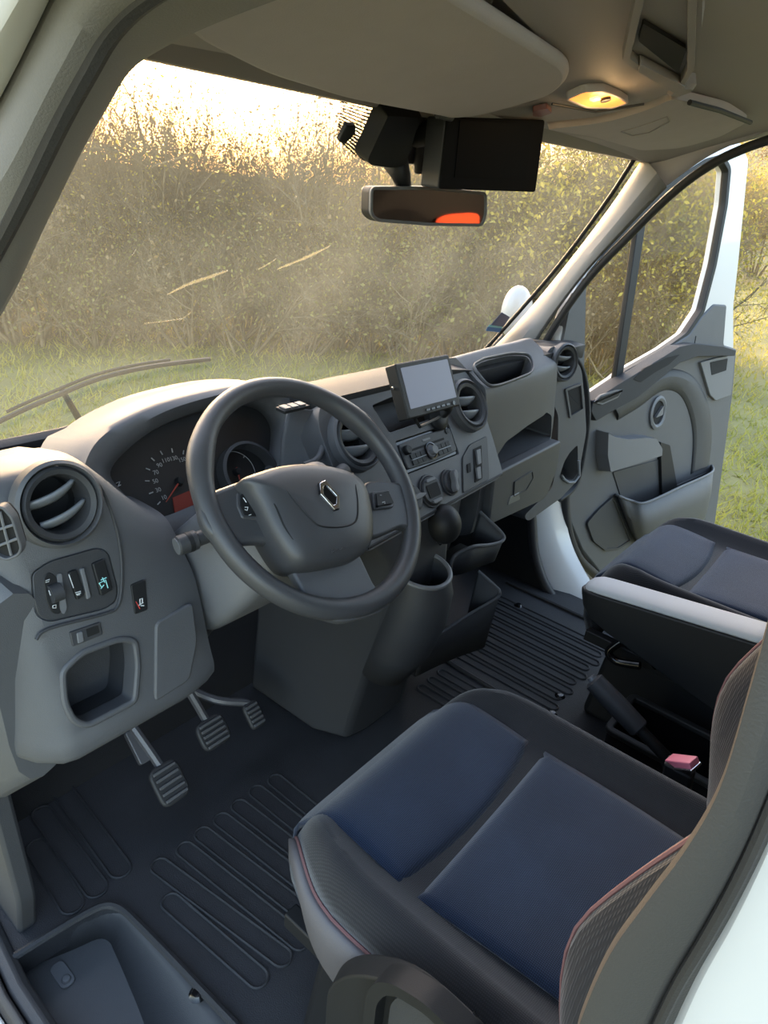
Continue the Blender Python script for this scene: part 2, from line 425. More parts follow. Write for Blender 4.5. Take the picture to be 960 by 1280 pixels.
# header rail above the windscreen
mb = MB()
hx = np.linspace(-.76, .80, 25)
def hdr(x): return Vector((x, .103 - .012*(abs(x-.05)/.7)**2, 1.277 + .008*(x+.2)))
mb.grid([[hdr(x)+Vector((0, dy, dz)) for x in hx] for dy, dz in ((.03, -.004), (-.005, -.006), (-.012, .004), (-.03, .03), (-.06, .06), (.02, .07))])
struct(mb.build('trim_1', HEADD, solid=.006))

# --- windscreen
WS = Frame((0, .5, .72), (1, 0, 0), (0, -.4, .56))   # n points into the cab
def ws3(a, b, h=0): return WS.P(a, b, h)
b1 = WS.px(430, 112)[1]
WSo = [(-.86, -.03), (.93, -.045), (.93, .0), (.74, b1+.0), (-.66, b1+.0), (-.86, .02)]
def glass_sheet(name, matl, pts, h0, h1):
    return MB().prism(WS, pts, h0, h1).build(name, matl)
pane = glass_sheet('window_1', WIND, rnd([(-.92, -.16), (.94, -.10), (.80, b1+.02), (-.70, b1+.02)], .05), -.006, 0.0); struct(pane)
# printed black border with its dotted band, round the mirror base
fr_ = MB()
fp = WS.pxs([(430, 112), (428, 150), (419, 175), (436, 197), (520, 200), (540, 130)])
mb = MB()
rows = 16
A0, A1 = WS.px(428, 118), WS.px(420, 172)
B0, B1 = WS.px(474, 128), WS.px(444, 196)
for i in range(rows):
    for j in range(20):
        t, s = (i+.5)/rows, (j + .5*(i % 2))/20
        a = (A0[0]*(1-t)+A1[0]*t)*(1-s) + (B0[0]*(1-t)+B1[0]*t)*s; b = (A0[1]*(1-t)+A1[1]*t)*(1-s) + (B0[1]*(1-t)+B1[1]*t)*s
        r = .0019
        k = len(mb.v); mb.v += [tuple(WS.P(a+r*math.cos(2*PI*q/8), b+r*.9*math.sin(2*PI*q/8), .0012)) for q in range(8)]; mb.f.append(tuple(range(k, k+8)))
mb.build('dotted_band', BLK, pane)
mb = MB().prism(WS, rnd(WS.pxs([(474, 118), (443, 190), (452, 200), (530, 205), (560, 120)]), .008), .0006, .002)
mb.build('black_border', BLK, pane)
# dried smears and the toll sticker on the pane
def smear(path, w):
    mb = MB(); P = cr(WS.pxs(path), n=6); n = len(P); top = []; bot = []
    for i, p in enumerate(P):
        t = i/(n-1); ww = w*math.sin(PI*min(1, max(0, t*.92+.04)))**.7*(.7+.5*random.random())
        top.append(WS.P(p.x, p.y+ww, .001)); bot.append(WS.P(p.x, p.y-ww*.6, .001))
    mb.grid([top, bot]); mb.build('dried_smear', SMR, pane, solid=.0004)
SMR = glass('dried dirt film', dust=.13, dustcol=(235, 220, 170))
smear([(208, 368), (235, 355), (262, 346), (284, 338)], .006)
smear([(346, 336), (372, 326), (395, 316), (412, 307)], .006)
smear([(320, 337), (334, 330), (346, 322)], .002)
smear([(178, 404), (205, 401), (226, 398)], .001)
smear([(224, 400), (234, 393), (240, 388)], .0015)
smear([(165, 318), (170, 311)], .001)
smear([(300, 338), (306, 372)], .0008)
smear([(252, 198), (276, 186)], .002)
smear([(188, 208), (250, 188)], .001)
# --- A pillars
def pillar(name, pts, rx, m, **k):
    return struct(MB().tube(cr(pts, n=8), rx, 16, **k).build(name, m))
# right pillar trim: a broad moulded strip from the dash to the roof
RP_in = [(588, 454), (640, 405), (700, 335), (760, 255), (800, 192)]     # along the glass
RP_out = [(668, 452), (690, 408), (733, 347), (785, 292), (838, 240)]    # along the door opening
rin = cr([WS.P(*WS.px(*q), .004) for q in RP_in], n=6)
rout = cr([atx(*q, .885-.10*k/4) for k, q in enumerate(RP_out)], n=6)
mid = [(a*.5+b*.5) + Vector((-.045, -.02, .0)) for a, b in zip(rin, rout)]
m1 = [(a*.8+b*.2) + Vector((-.028, -.012, .0)) for a, b in zip(rin, rout)]
m2 = [(a*.2+b*.8) + Vector((-.03, -.012, .0)) for a, b in zip(rin, rout)]
bk = [(a*.5+b*.5) + Vector((.06, .06, 0)) for a, b in zip(rin, rout)]
mb = MB(); mb.grid([rin, m1, mid, m2, rout, bk], closev=True); struct(mb.build('trim_2', TRIMG, sub=1))
# black gasket between glass and pillar
mb = MB().tube(cr([WS.P(*WS.px(*q), .003) for q in [(580, 462), (600, 442), (640, 398), (700, 328), (760, 247), (799, 186)]], n=6), .006, 8); struct(mb.build('trim_3', BLK))
# door opening seal on the right (roof rail, pillar) and lower down to the sill
ROOFR = [(668, 452), (690, 408), (733, 347), (785, 292), (838, 240), (885, 205), (930, 183), (975, 168)]
rx_ = [.885, .86, .835, .81, .785, .765, .75, .74]
seal = cr([atx(q[0]+2, q[1]+2, x+.004) for q, x in zip(ROOFR, rx_)], n=6)
struct(MB().tube(seal, .011, 10).build('trim_4', SEAL))
# roof rail trim above the passenger door opening, running back
ri = cr([atx(*q, x-.02) for q, x in zip([(800, 192), (850, 180), (900, 160), (970, 130)], (.775, .76, .745, .73))], n=6)
ro = cr([atx(*q, x) for q, x in zip([(836, 240), (885, 203), (930, 181), (990, 160)], (.785, .765, .75, .735))], n=6)
up = [a + Vector((-.06, -.02, .08)) for a in ri]
mb = MB().grid([[a+Vector((.03, .03, .03)) for a in ro], ro, [(a+b)/2+Vector((-.012, 0, -.004)) for a, b in zip(ri, ro)], ri, up]); struct(mb.build('trim_5', HEAD, solid=.008, off=1, sub=1))
# lower right: seal, white door aperture (A post and sill), kick panel
JS = [(658, 560), (664, 640), (668, 690), (680, 728), (700, 760)]
js = cr([atx(*q, x) for q, x in zip(JS, (.80, .80, .80, .80, .80))], n=6)
struct(MB().tube(js, .016, 12).build('trim_6', SEAL))
J_in = [(662, 560), (668, 640), (676, 700), (694, 740), (722, 768), (778, 796), (900, 850)]
J_mid = [(672, 560), (684, 640), (696, 690), (715, 730), (742, 758), (786, 778), (905, 832)]
J_out = [(706, 560), (710, 630), (716, 672), (734, 712), (762, 752), (796, 768), (910, 815)]
ji = cr([atx(*q, .82) for q in J_in], n=8); jm = cr([atx(*q, .86) for q in J_mid], n=8); jo = cr([atx(*q, .93) for q in J_out], n=8)
je = [p+Vector((.02, .03, -.03)) for p in jo]
jb = [p+Vector((-.0, .06, -.05)) for p in ji]
struct(MB().grid([jb, ji, jm, jo, je]).build('wall_right', WHITEP, solid=.006, off=1, sub=1))
# check strap bracket and hinge on the white post
hg = MB()
for py in (588,):
    p = atx(690, py, .875); f2 = Frame(p, (.3, -1, 0), (0, 0, 1)); hg.prism(f2, rr(-.018, .018, -.022, .022, .006), 0, .014)
hg.build('door_hinge', WHITEP, bpy.data.objects['wall_right'], bevel=.002)
# dark kick panel inside the right post
FK0 = Frame((.80, .0, 0), (0, -1, 0), (0, 0, 1))
kp = MB().prism(FK0, rnd(FK0.pxs([(560, 560), (664, 540), (662, 640), (666, 695), (684, 742), (650, 752), (560, 720)]), .02), -.012, .012)
struct(kp.build('trim_7', BLK, bevel=.004))
# body side rearward of the passenger door, and the far sill
mb = MB().prism(Frame((.86, 0, 0), (0, -1, 0), (0, 0, 1)), rnd([(.82, -.05), (1.36, -.05), (1.36, 1.72), (.90, 1.72)], .05), -.03, .03); struct(mb.build('wall_side', TRIMG, bevel=.008))

# --- driver's door opening (nearest the camera)
# A pillar trim and seal at the upper left
LPi = [(-40, 470), (0, 388), (50, 283), (100, 180), (135, 118), (168, 66), (215, 30), (300, -12), (420, -60)]
LPx = [-.85, -.85, -.85, -.848, -.846, -.842, -.84, -.835, -.83]
LPo = [(-120, 330), (-60, 250), (0, 155), (30, 100), (52, 55), (82, -4), (130, -60), (220, -110), (340, -160)]
V3 = Vector
li = cr([V3((-.875, .36, .735)), V3((-.862, .17, .893))] + [atx(*q, x) for q, x in zip(LPi[1:], LPx[1:])] + [V3((-.835, -.55, 1.292)), V3((-.84, -.70, 1.31))], n=6)
lo = cr([V3((-.925, .40, .735)), V3((-.915, .15, .95))] + [atx(*q, -.90) for q in LPo[1:]] + [V3((-.90, -.56, 1.30)), V3((-.90, -.70, 1.32))], n=6)
lm1 = [(a*.72+b*.28)+Vector((-.012, -.02, 0)) for a, b in zip(li, lo)]; lm2 = [(a*.35+b*.65)+Vector((-.012, -.016, 0)) for a, b in zip(li, lo)]
lbk = [a+Vector((.022, .05, -.006)) for a in li]; lbo = [a+Vector((.02, .06, .02)) for a in lo]
struct(MB().grid([lbk, li, lm1, lm2, lo, lbo]).build('trim_8', TRIMG, solid=.004, off=-1, sub=1))
struct(MB().tube([a*.62+b*.38+Vector((-.012, -.022, 0)) for a, b in zip(li, lo)], .006, 8).build('trim_9', SEAL))
# painted body outside that seal
lw = cr([V3((-.965, .44, .735)), V3((-.955, .12, 1.02))] + [atx(*q, -.93) for q in [(-130, 160), (-70, 60), (-30, 0), (10, -60), (60, -120), (160, -180), (280, -230), (400, -270)]] + [V3((-.93, -.57, 1.33)), V3((-.93, -.70, 1.35))], n=6)
struct(MB().grid([lbo, lo, [(a+b)/2+Vector((-.008, -.008, 0)) for a, b in zip(lo, lw)], lw, [p+Vector((.03, .06, 0)) for p in lw]]).build('wall_left', WHITEP, solid=.004, sub=1))
# side panel between that rail and the headliner
def ceil_z(y): return float(np.interp(-y, [-.075, .02, .16, .30, .6, 1.36], [1.30, 1.36, 1.415, 1.46, 1.68, 1.72]))-.03
lr = [p for p in lbo if p.y < .06]
struct(MB().grid([lr, [Vector((-.84, p.y+.02, max(p.z+.01, ceil_z(p.y)))) for p in lr]]).build('wall_rail', WHITEP, solid=.006))
# inner A pillar closing the corner between that trim and the glass
we = cr([WS.P(-.90, -.1), WS.P(-.83, .1), WS.P(-.74, .31), WS.P(-.685, .57), WS.P(-.64, b1+.01)], n=6)
lsel = [p for p in lbk if p.y > -.26]
def resamp(c, n): return [c[min(len(c)-1, int(round(k*(len(c)-1)/(n-1))))] for k in range(n)]
ra, rb_ = resamp(we, 20), resamp(lsel, 20)
struct(MB().grid([ra, [(a+b)/2 + Vector((-.01, .012, .01)) for a, b in zip(ra, rb_)], rb_]).build('trim_10', TRIMG, solid=.006, sub=1))
# B pillar: seal, trim and painted body at the lower right
BX = -.87
Bi = [(985, 600), (962, 740), (930, 862), (893, 985), (850, 1062), (800, 1128), (752, 1196), (716, 1280), (690, 1370)]
Bo = [(1040, 640), (1010, 800), (985, 930), (955, 1010), (925, 1080), (890, 1150), (850, 1222), (815, 1300), (780, 1390)]
bi = cr([V3((BX, -.70, 1.31)), V3((BX, -.655, 1.22))] + [atx(*q, BX) for q in Bi] + [V3((BX, -.60, .55)), V3((BX, -.60, .02))], n=6)
bo = cr([V3((BX+.022, -.75, 1.33)), V3((BX+.022, -.69, 1.22))] + [atx(*q, BX+.022) for q in Bo] + [V3((BX+.022, -.64, .55)), V3((BX+.022, -.64, .02))], n=6)
bm = [(a*.65+b*.35)+Vector((-.006, -.004, 0)) for a, b in zip(bi, bo)]; bm2 = [(a*.25+b*.75)+Vector((-.007, -.004, 0)) for a, b in zip(bi, bo)]
bk = [a+Vector((.05, -.02, -.0)) for a in bi]
struct(MB().grid([bk, [a+Vector((.012, .0, 0)) for a in bi], bi, bm, bm2, bo, [a+Vector((.02, -.02, 0)) for a in bo]]).build('trim_11', TRIMD, solid=.002, sub=1))
struct(MB().tube([a*.12+b*.88+Vector((-.006, -.004, 0)) for a, b in zip(bi, bo)], .0028, 8).build('trim_12', SEAL))
bw = cr([V3((BX+.03, -.95, 1.33)), V3((BX+.03, -.93, 1.2))] + [atx(*q, BX+.06) for q in [(1300, 760), (1290, 900), (1280, 1020), (1270, 1100), (1250, 1180), (1230, 1260), (1210, 1320), (1190, 1400), (1180, 1480)]] + [V3((BX+.03, -.86, .45)), V3((BX+.03, -.86, .02))], n=6)
bmid = [(a*.55+b*.45)+Vector((-.006, 0, 0)) for a, b in zip(bo, bw)]
struct(MB().grid([[a+Vector((.012, -.004, 0)) for a in bo], bo, bmid, bw]).build('wall_pillar', WHITEP, solid=.003, sub=1))
# sill at the lower left: kick panel, seal strip and painted sill
FKL = Frame((-.882, 0, 0), (0, -1, 0), (0, 0, 1))
struct(MB().prism(FKL, rnd([(-.60, -.02), (-.19, -.02), (-.16, .10), (-.20, .42), (-.60, .42)], .02), -.03, .0).build('trim_13', DASHD, bevel=.006))
FSi = Frame((0, 0, 0), (0, 1, 0), (0, 0, 1))
def sill(name, m, prof):
    mb = MB(); ys = [.42, .3, .1, -.1, -.3, -.55]
    mb.loft([[Vector((x + max(0, y-.15)**1.5*.35, y, z)) for x, z in prof] for y in ys]); return struct(mb.build(name, m, bevel=.004))
sill('trim_14', DASHD, [(-.935, -.12), (-.935, .012), (-.918, .016), (-.906, .004), (-.904, -.12)])
sill('trim_15', SEAL, [(-.955, -.14), (-.955, .004), (-.948, .016), (-.938, .018), (-.936, -.14)])
sill('wall_sill', WHITEP, [(-1.03, -.34), (-1.02, -.06), (-.99, .0), (-.957, .006), (-.957, -.34)])

# ================================================================== DASHBOARD (one moulding with its fittings)
dash = thing('dashboard', 'grey moulded plastic dashboard running the full width under the windscreen', 'dashboard', (0, .3, .0))
FC = Frame((0, .12, .709), (1, 0, 0), (0, .65, 1.0))      # centre stack face
FLM = Frame((0, .05, .5), (1, 0, 0), (0, .3, 1.0))        # driver-side face
FG = Frame((0, .085, .5), (1, 0, 0), (0, 0, 1))           # glovebox face
FK = Frame((0, .2, .67), (1, 0, 0), (0, .1, .13))         # instrument cluster opening

# --- top pad
xs = np.concatenate([np.linspace(-.90, -.24, 12), [-.226, -.222], np.linspace(-.18, .90, 19)])
def base_y(x): return .53 - .20*max(0, -x-.45)/.45 if x < -.45 else .53 - .02*max(0, x)
def base_z(x): return .675
mb = MB(); rows = []
for t in np.linspace(0, 1, 10):
    r = []
    for x in xs:
        y0 = .185 if x > -.224 else .43
        z0 = .800 if x < .2 else .800 - .02*min(1, (x-.2)/.1)
        y = y0 + (max(base_y(x), y0+.03)-y0)*t
        z = (z0 if x > -.224 else .74) + (base_z(x)-(z0 if x > -.224 else .74))*t**1.25 + .016*math.sin(PI*t)
        r.append(Vector((x, y, z)))
    rows.append(r)
rows.insert(0, [p+Vector((0, .004, -.03)) for p in rows[0]])
mb.grid(rows); body = mb.build('top_pad', TOPM, dash, solid=.012, off=1)
# oval speaker grille and shallow lid on the top pad
def on_top(px, py):     # meet the pad
    for z in np.linspace(.86, .70, 200):
        p = atz(px, py, z)
        t = (p.y-.185)/(.53-.185)
        if 0 <= t <= 1 and .800 + (.675-.800)*t**1.25 + .016*math.sin(PI*t) >= z: return p
    return atz(px, py, .80)
# --- driver-side end module
prof = [(.34, .735), (.26, .800), (.185, .812), (.150, .800), (.128, .755), (.11, .70), (.08, .60), (.05, .50), (.038, .462), (.05, .44), (.12, .42), (.34, .38)]
mb = MB(); rings = []
for x, dy, dz in ((-.915, .24, -.01), (-.90, .16, .0), (-.875, .085, .0), (-.850, .03, .0), (-.828, .006, .0), (-.81, 0, 0), (-.72, 0, 1), (-.695, 0.0, .95), (-.67, .0, .82), (-.645, .0, .68), (-.62, .004, .55), (-.595, .01, .45), (-.575, .02, .40)):
    kz = dz if dz > .2 else 1.0
    rings.append(cr([Vector((x, y + dy*(1 if y < .3 else .2), (.6+(z-.6)*kz if z > .6 else z) + (dz if dz < .2 else 0)*(1 if z > .7 else 0))) for y, z in prof], closed=True, n=4))
mb.loft(rings)
pk = rnd(FLM.pxs([(73, 838), (100, 812), (150, 794), (172, 797), (176, 830), (172, 878), (150, 890), (108, 912), (88, 905), (76, 880)]), .012)
pocket_cut = MB().prism(FLM, pk, -.085, .08)
vc = FLM.px(75, 630, .012)
vent_cut = MB().rev(FLM, vc[0], vc[1], [(.0, -.07), (.042, -.07), (.042, .06), (0, .06)], 40)
sw_out = rnd(FLM.pxs([(38, 716), (62, 700), (122, 683), (136, 690), (148, 735), (146, 752), (130, 762), (62, 778), (46, 772), (40, 750)]), .008)
sw_cut = MB().prism(FLM, sw_out, -.004, .05)
left = mb.build('end_panel', DASH, dash, cuts=[pocket_cut, vent_cut, sw_cut], ang=50)
# storage pocket liner with its rounded bezel
pb = MB().ringprism(FLM, pk, grow(pk, -.009), -.03, .004); pb.build('pocket_bezel', DASH, dash, bevel=.003)
lin_ = MB(); ink = grow(pk, -.004)
n = len(ink); lin_.add([FLM.P(a, b, -.005) for a, b in ink] + [FLM.P(a*.97+.03*FLM.px(125, 850)[0], b*.97+.03*FLM.px(125, 850)[1], -.075) for a, b in ink], [(i, (i+1) % n, n+(i+1) % n, n+i) for i in range(n)] + [tuple(range(n, 2*n))])
lin_.build('storage_pocket', DASHD, dash)

def vent(fr, c, R, mat_ring, parent, rot=0.0, louvres=2, h=.0, deep=.05, ry=1.0):
    """round air vent: housing ring, rotating ring, barrel and louvres"""
    a, b = c
    mb = MB().rev(fr, a, b, [(R*1.20, h-.012), (R*1.17, h+.004), (R*1.08, h+.008), (R*1.02, h+.002), (R*1.02, h-.03)], 48, ry)
    v = mb.build('air_vent', mat_ring, parent)
    MB().rev(fr, a, b, [(R*1.0, h-.02), (R*1.0, h+.003), (R*.93, h+.007), (R*.80, h+.004), (R*.74, h-.006), (R*.74, h-.04)], 48, ry).build('vent_ring', DASHD, v)
    MB().rev(fr, a, b, [(R*.76, h-.02), (R*.72, h-deep), (.0, h-deep)], 40, ry).build('vent_barrel', HOLE, v)
    cs, sn = math.cos(rot), math.sin(rot)
    f2 = Frame(fr.P(a, b, h), fr.u*cs + fr.v*sn, -fr.u*sn + fr.v*cs)
    for k in range(louvres):
        off = (k-(louvres-1)/2)*R*.62
        half = math.sqrt(max(.01, .72**2 - (off/R)**2))*R
        rows = []
        for t in np.linspace(-1, 1, 13):
            wd = .30*R*(1-.25*t*t); x = half*t
            rows.append([f2.P(x, off + wd*.5*q - .004*(1-t*t), -.012 + .010*q - .004*q*q + .006*(1-t*t)) for q in (-1, -.5, 0, .5, 1)])
        lv = MB().grid(rows).build('vent_louvre', SILVD, v, solid=.004)
    return v
SILVD = mat('grey vent louvre', (122, 126, 132), .4, metal=.0, bump=.1)
v = vent(FLM, vc, .047, DASH, dash, rot=.25, h=.012)
# raised arc seam framing vent and switches
arc = cr([FLM.P(*FLM.px(*q, .004), .002) for q in [(100, 585), (126, 608), (143, 648), (152, 690), (153, 730), (148, 758), (130, 768), (62, 786), (46, 800)]], n=6)
MB().tube(arc, .0022, 8).build('panel_seam', DASHD, dash)
# switch panel with its three controls
swp = MB().prism(FLM, grow(sw_out, -.002), -.003, .001).build('switch_panel', DASHD, dash, bevel=.001)
def rocker(name, pxs, m, h=.006):
    return MB().prism(FLM, rnd(FLM.pxs(pxs), .003), -.002, h).build(name, m, swp, bevel=.0015)
r1 = MB().prism(FLM, rnd(FLM.pxs([(53, 722), (60, 714), (70, 720), (79, 760), (74, 768), (64, 766), (57, 750)]), .006), -.002, .002).build('headlamp_dial', BLK, swp, bevel=.001)
a, b = FLM.px(67, 741); MB().tube([FLM.P(a-.006, b, .003), FLM.P(a+.008, b, .003)], .012, 16).build('thumb_wheel', DASHD, r1)
MB().prism(FLM, rnd(FLM.pxs([(70, 718), (75, 716), (82, 760), (78, 768), (74, 762)]), .003), .0, .004).build('dial_cover', DASHL, r1)
r2 = rocker('rocker_switch', [(83, 715), (93, 711), (104, 742), (94, 750)], BLK)
MB().prism(FLM, rnd(FLM.pxs([(98, 711), (103, 709), (112, 746), (107, 749)]), .002), -.002, .005).build('switch_blank', DASHL, swp, bevel=.001)
r3 = rocker('rocker_switch', [(113, 704), (128, 698), (139, 736), (124, 745)], BLK)
def marks(fr, polys, m, name, parent, h, w=.0009):
    mb = MB()
    for p in polys: mb.tube([fr.P(*fr.px(*q, h), h) for q in p], w, 5)
    return mb.build(name, m, parent)
marks(FLM, [[(57, 726), (62, 724), (61, 727), (57, 728)], [(66, 757), (70, 756), (70, 760), (66, 760), (66, 757)], [(61, 738), (63, 744), (66, 743)]], WHT, 'printed_symbol', r1, .0065, .0005)
marks(FLM, [[(94, 741), (101, 739)], [(95, 743), (101, 741)], [(96, 744), (100, 743)], [(86, 718), (92, 735)]], WHT, 'printed_symbol', r2, .0065, .0006)
marks(FLM, [[(124, 729), (132, 725), (135, 735)], [(126, 725), (133, 722)], [(124, 729), (127, 734), (130, 731), (126, 736)], [(128, 722), (131, 728)]], CYAN, 'printed_symbol', r3, .0065, .0007)
# seat belt reminder button
bt = MB().prism(FLM, rnd(FLM.pxs([(163, 731), (181, 724), (184, 762), (168, 768)]), .003), -.004, .002).build('warning_button', BLK, dash, bevel=.001)
marks(FLM, [[(175, 749), (178, 748), (178, 754), (175, 755), (175, 749)], [(173, 757), (179, 753)], [(176, 757), (180, 757)]], WHT, 'printed_symbol', bt, .003, .0008)
marks(FLM, [[(170, 752), (175, 761)]], REDM, 'printed_symbol', bt, .0032, .0006)
# small slot below the switches
sl_ = MB().prism(FLM, rnd(FLM.pxs([(86, 790), (124, 777), (127, 793), (90, 808)]), .002), -.002, .003).build('slot_bezel', DASHD, dash, bevel=.001)
MB().prism(FLM, rnd(FLM.pxs([(94, 791), (101, 788), (103, 801), (96, 804)]), .002), .0, .005).build('slide_key', DASHL, sl_, bevel=.0008)
MB().prism(FLM, rnd(FLM.pxs([(106, 786), (121, 781), (123, 790), (108, 796)]), .001), .0, .0036).build('slot', HOLE, sl_)
# fuse cover seam on the panel right of the pocket
fcv = rnd(FLM.pxs([(193, 778), (240, 752), (246, 800), (236, 850), (192, 878)]), .01)
MB().prism(FLM, fcv, -.01, .0035).build('fuse_cover', DASH, dash, bevel=.003)
# demister grille on the end face
gpx = [(-8, 640), (2, 634), (14, 648), (25, 684), (22, 692), (8, 698), (-8, 690)]
FE = Frame(atx(8, 665, -.845), (.62, -.75, 0), (0, 0, 1))
gp = rnd(FE.pxs(gpx, .004), .004)
gr = MB().ringprism(FE, grow(gp, .003), gp, -.006, .006).build('side_demister', DASH, dash, bevel=.001)
MB().prism(FE, gp, -.012, .0005).build('grille_back', HOLE, gr)
g2 = MB(); ca = sum(p[0] for p in gp)/len(gp); cb = sum(p[1] for p in gp)/len(gp)
for p, q in [((0, 640), (14, 694)), ((-8, 664), (17, 656)), ((-6, 684), (22, 673))]:
    g2.tube([FE.P(*FE.px(*p, .004), .004), FE.P(*FE.px(*q, .004), .004)], .0016, 6)
g2.build('grille_bar', DASHL, gr)
# wide lower end moulding beside the door
lm = MB(); rings = []
for y, x0, zt, zb in ((.10, -.865, .66, .42), (.17, -.895, .70, .36), (.26, -.91, .74, .34), (.36, -.915, .74, .34)):
    rings.append([Vector((x0, y, zb)), Vector((x0, y, zt)), Vector((x0+.06, y, zt)), Vector((x0+.06, y, zb))])
lm.loft([cr(r, closed=True, n=4) for r in rings]); lm.build('end_moulding', DASH, dash)

# --- knee panel round the column and up to the centre stack
mb = MB()
rows = []
for x, d in ((-.62, .0), (-.58, .035), (-.52, .09), (-.46, .12), (-.40, .12), (-.33, .10), (-.27, .05), (-.22, .03)):
    rows.append(cr([Vector((x, y+d*k, z)) for y, z, k in ((.20, .60, .3), (.15, .585, .6), (.10, .56, 1), (.07, .50, 1), (.06, .44, 1), (.10, .40, 1), (.2, .37, .6))], n=4))
mb.grid(rows); mb.build('knee_panel', DASHD, dash, solid=.01, off=-1)

# --- instrument binnacle
A = [(205, 650), (178, 643), (155, 617), (138, 590), (165, 557), (205, 530), (250, 512), (300, 500), (336, 503), (354, 524), (348, 556), (336, 582), (326, 612)]
B = [(196, 676), (160, 662), (128, 632), (104, 598), (124, 549), (185, 512), (245, 493), (300, 483), (350, 484), (382, 500), (392, 535), (384, 575), (372, 612)]
hA = [-.04, -.04, -.036, -.022, -.006, 0, 0, 0, 0, 0, -.016, -.034, -.04]
a3 = cr([FK.P(*FK.px(*q, h), h) for q, h in zip(A, hA)], n=6)
hB = [.045, .05, .05, .045, .03, .02, .015, .015, .015, .015, .02, .02, .02]
b3 = cr([FK.P(*FK.px(*q, h), h) for q, h in zip(B, hB)], n=6)
mid = [(p*.5+q*.5) + FK.n*.012 for p, q in zip(a3, b3)]
ain = [p - FK.n*(.05+(h if False else 0)) + Vector((0, .01, .0)) for p in a3]
bb = [p + Vector(((-.02 if i < 24 else .0), .10, -.012)) for i, p in enumerate(b3)]
bb2 = [Vector((p.x*.97-.012, .48, .66)) for p in b3]
b3s = [p + Vector((0, .018, -.001)) for p in b3]
hood = MB().grid([ain, a3, mid, b3, b3s, bb, bb2]).build('cluster_hood', DASH, dash, solid=.004, off=-1, ang=60)
# lower lip of the binnacle
lip = [(136, 640), (158, 662), (200, 672), (250, 655), (300, 632), (340, 612), (372, 600)]
lp = cr([FK.P(*FK.px(*q, -.034), -.034) for q in [(172, 640), (183, 646), (203, 649), (240, 635), (290, 614), (330, 592)]], n=6)
lp0 = [p - FK.n*.02 for p in lp]; lp1 = [p + Vector((0, -.012, -.004)) for p in lp]; lp1b = [p + Vector((0, -.026, -.022)) for p in lp]; lp2 = [p + Vector((0, -.05, -.075)) for p in lp]; lp3 = [p + Vector((0, -.07, -.15)) for p in lp]
MB().grid([lp0, lp, lp1, lp1b, lp2, lp3]).build('cluster_lip', DASH, dash, solid=.004, off=-1)
# the cluster itself
clus = MB().prism(FK, rnd(FK.pxs([(120, 590), (165, 535), (250, 490), (345, 480), (365, 530), (345, 600), (250, 660), (200, 672), (150, 640)], -.045), .03), -.06, -.045).build('instrument_cluster', mat('instrument face', (30, 30, 31), .5), dash)
GMK = mat('dim gauge print', (150, 150, 150), .7)
def gauge(cx, cy, R, n0, n1, lab, needle, name):
    c = FK.px(cx, cy, -.043); g = MB(); nm = []
    for k, t in enumerate(lab):
        th = math.radians(n0 + (n1-n0)*k/(len(lab)-1)); ca_, sa = math.cos(th), math.sin(th)
        g.tube([FK.P(c[0]+R*ca_, c[1]+R*sa, -.0435), FK.P(c[0]+R*.88*ca_, c[1]+R*.88*sa, -.0435)], .0011, 5)
        if t:
            wb = word(t, FK, c[0]+R*.70*ca_, c[1]+R*.70*sa, .0105, None, None, None, h=-.0440); g.add(wb.v, wb.f)
    if R < .05: g.tube([FK.P(c[0]+R*1.0*math.cos(math.radians(q)), c[1]+R*1.0*math.sin(math.radians(q)), -.0438) for q in np.linspace(n0, n1, 40)], .0006, 5)
    g.build('gauge_markings', GMK, clus, flat=True)
    th = math.radians(needle)
    MB().tube([FK.P(c[0]-.008*math.cos(th), c[1]-.008*math.sin(th), -.040), FK.P(c[0]+R*.80*math.cos(th), c[1]+R*.80*math.sin(th), -.040)], [.0018, .0008], 6).build('gauge_needle', REDN, clus)
    MB().rev(FK, c[0], c[1], [(0, -.034), (.006, -.035), (.008, -.0445)], 16).build('needle_hub', BLK, clus)
gauge(224, 602, .060, 206, 14, ['10', '30', '50', '70', '90', '110', '130', '150', '170', '190'], 214, 'speed')
gauge(296, 590, .040, 215, -20, ['', '', '', '', ''], -100, 'rev')
MB().prism(FK, FK.pxs([(216, 622), (240, 612), (243, 634), (219, 642)], -.043), -.0448, -.0425).build('trip_display', REDG, clus)
marks(FK, [[(145, 604), (150, 602), (148, 607)], [(147, 608), (151, 606)]], WHT, 'printed_symbol', clus, -.043, .0007)
rc = FK.px(312, 592, -.03)
MB().rev(FK, rc[0], rc[1], [(.060, -.044), (.060, -.02), (.054, -.018), (.052, -.044)], 40).build('gauge_rim', DASHD, clus)

# --- centre stack
a0, bt_ = -.262, FC.px(610, 600)[1]
so_ = [(-.262, .075), (-.235, .112), (-.16, .114), (-.06, .110), (.07, .108), (.16, .112), (.235, .112), (.258, .075), (.258, -.05), (.248, -.155), (-.262, -.175)]
stack = MB().prism(FC, rnd(so_, [.05, .03, .03, .01, .01, .03, .04, .04, .03, .02, .02]), -.12, 0)
dinr = rnd(FC.pxs([(465, 507), (500, 492), (560, 470), (572, 512), (487, 541)]), .006)
radc = FC.pxs([(494, 553), (563.5, 528), (571, 568), (510, 593)])
rad_x0, rad_x1 = (radc[0][0]+radc[3][0])/2, (radc[1][0]+radc[2][0])/2
rad_y0, rad_y1 = (radc[2][1]+radc[3][1])/2, (radc[0][1]+radc[1][1])/2
cuts = [MB().prism(FC, dinr, -.06, .05), MB().prism(FC, rr(rad_x0, rad_x1, rad_y0, rad_y1, .004), -.05, .05)]
VL, VR = FC.px(441, 551), FC.px(582, 508)
for V in (VL, VR): cuts.append(MB().rev(FC, V[0], V[1], [(0, -.08), (.058, -.08), (.058, .06), (0, .06)], 40))
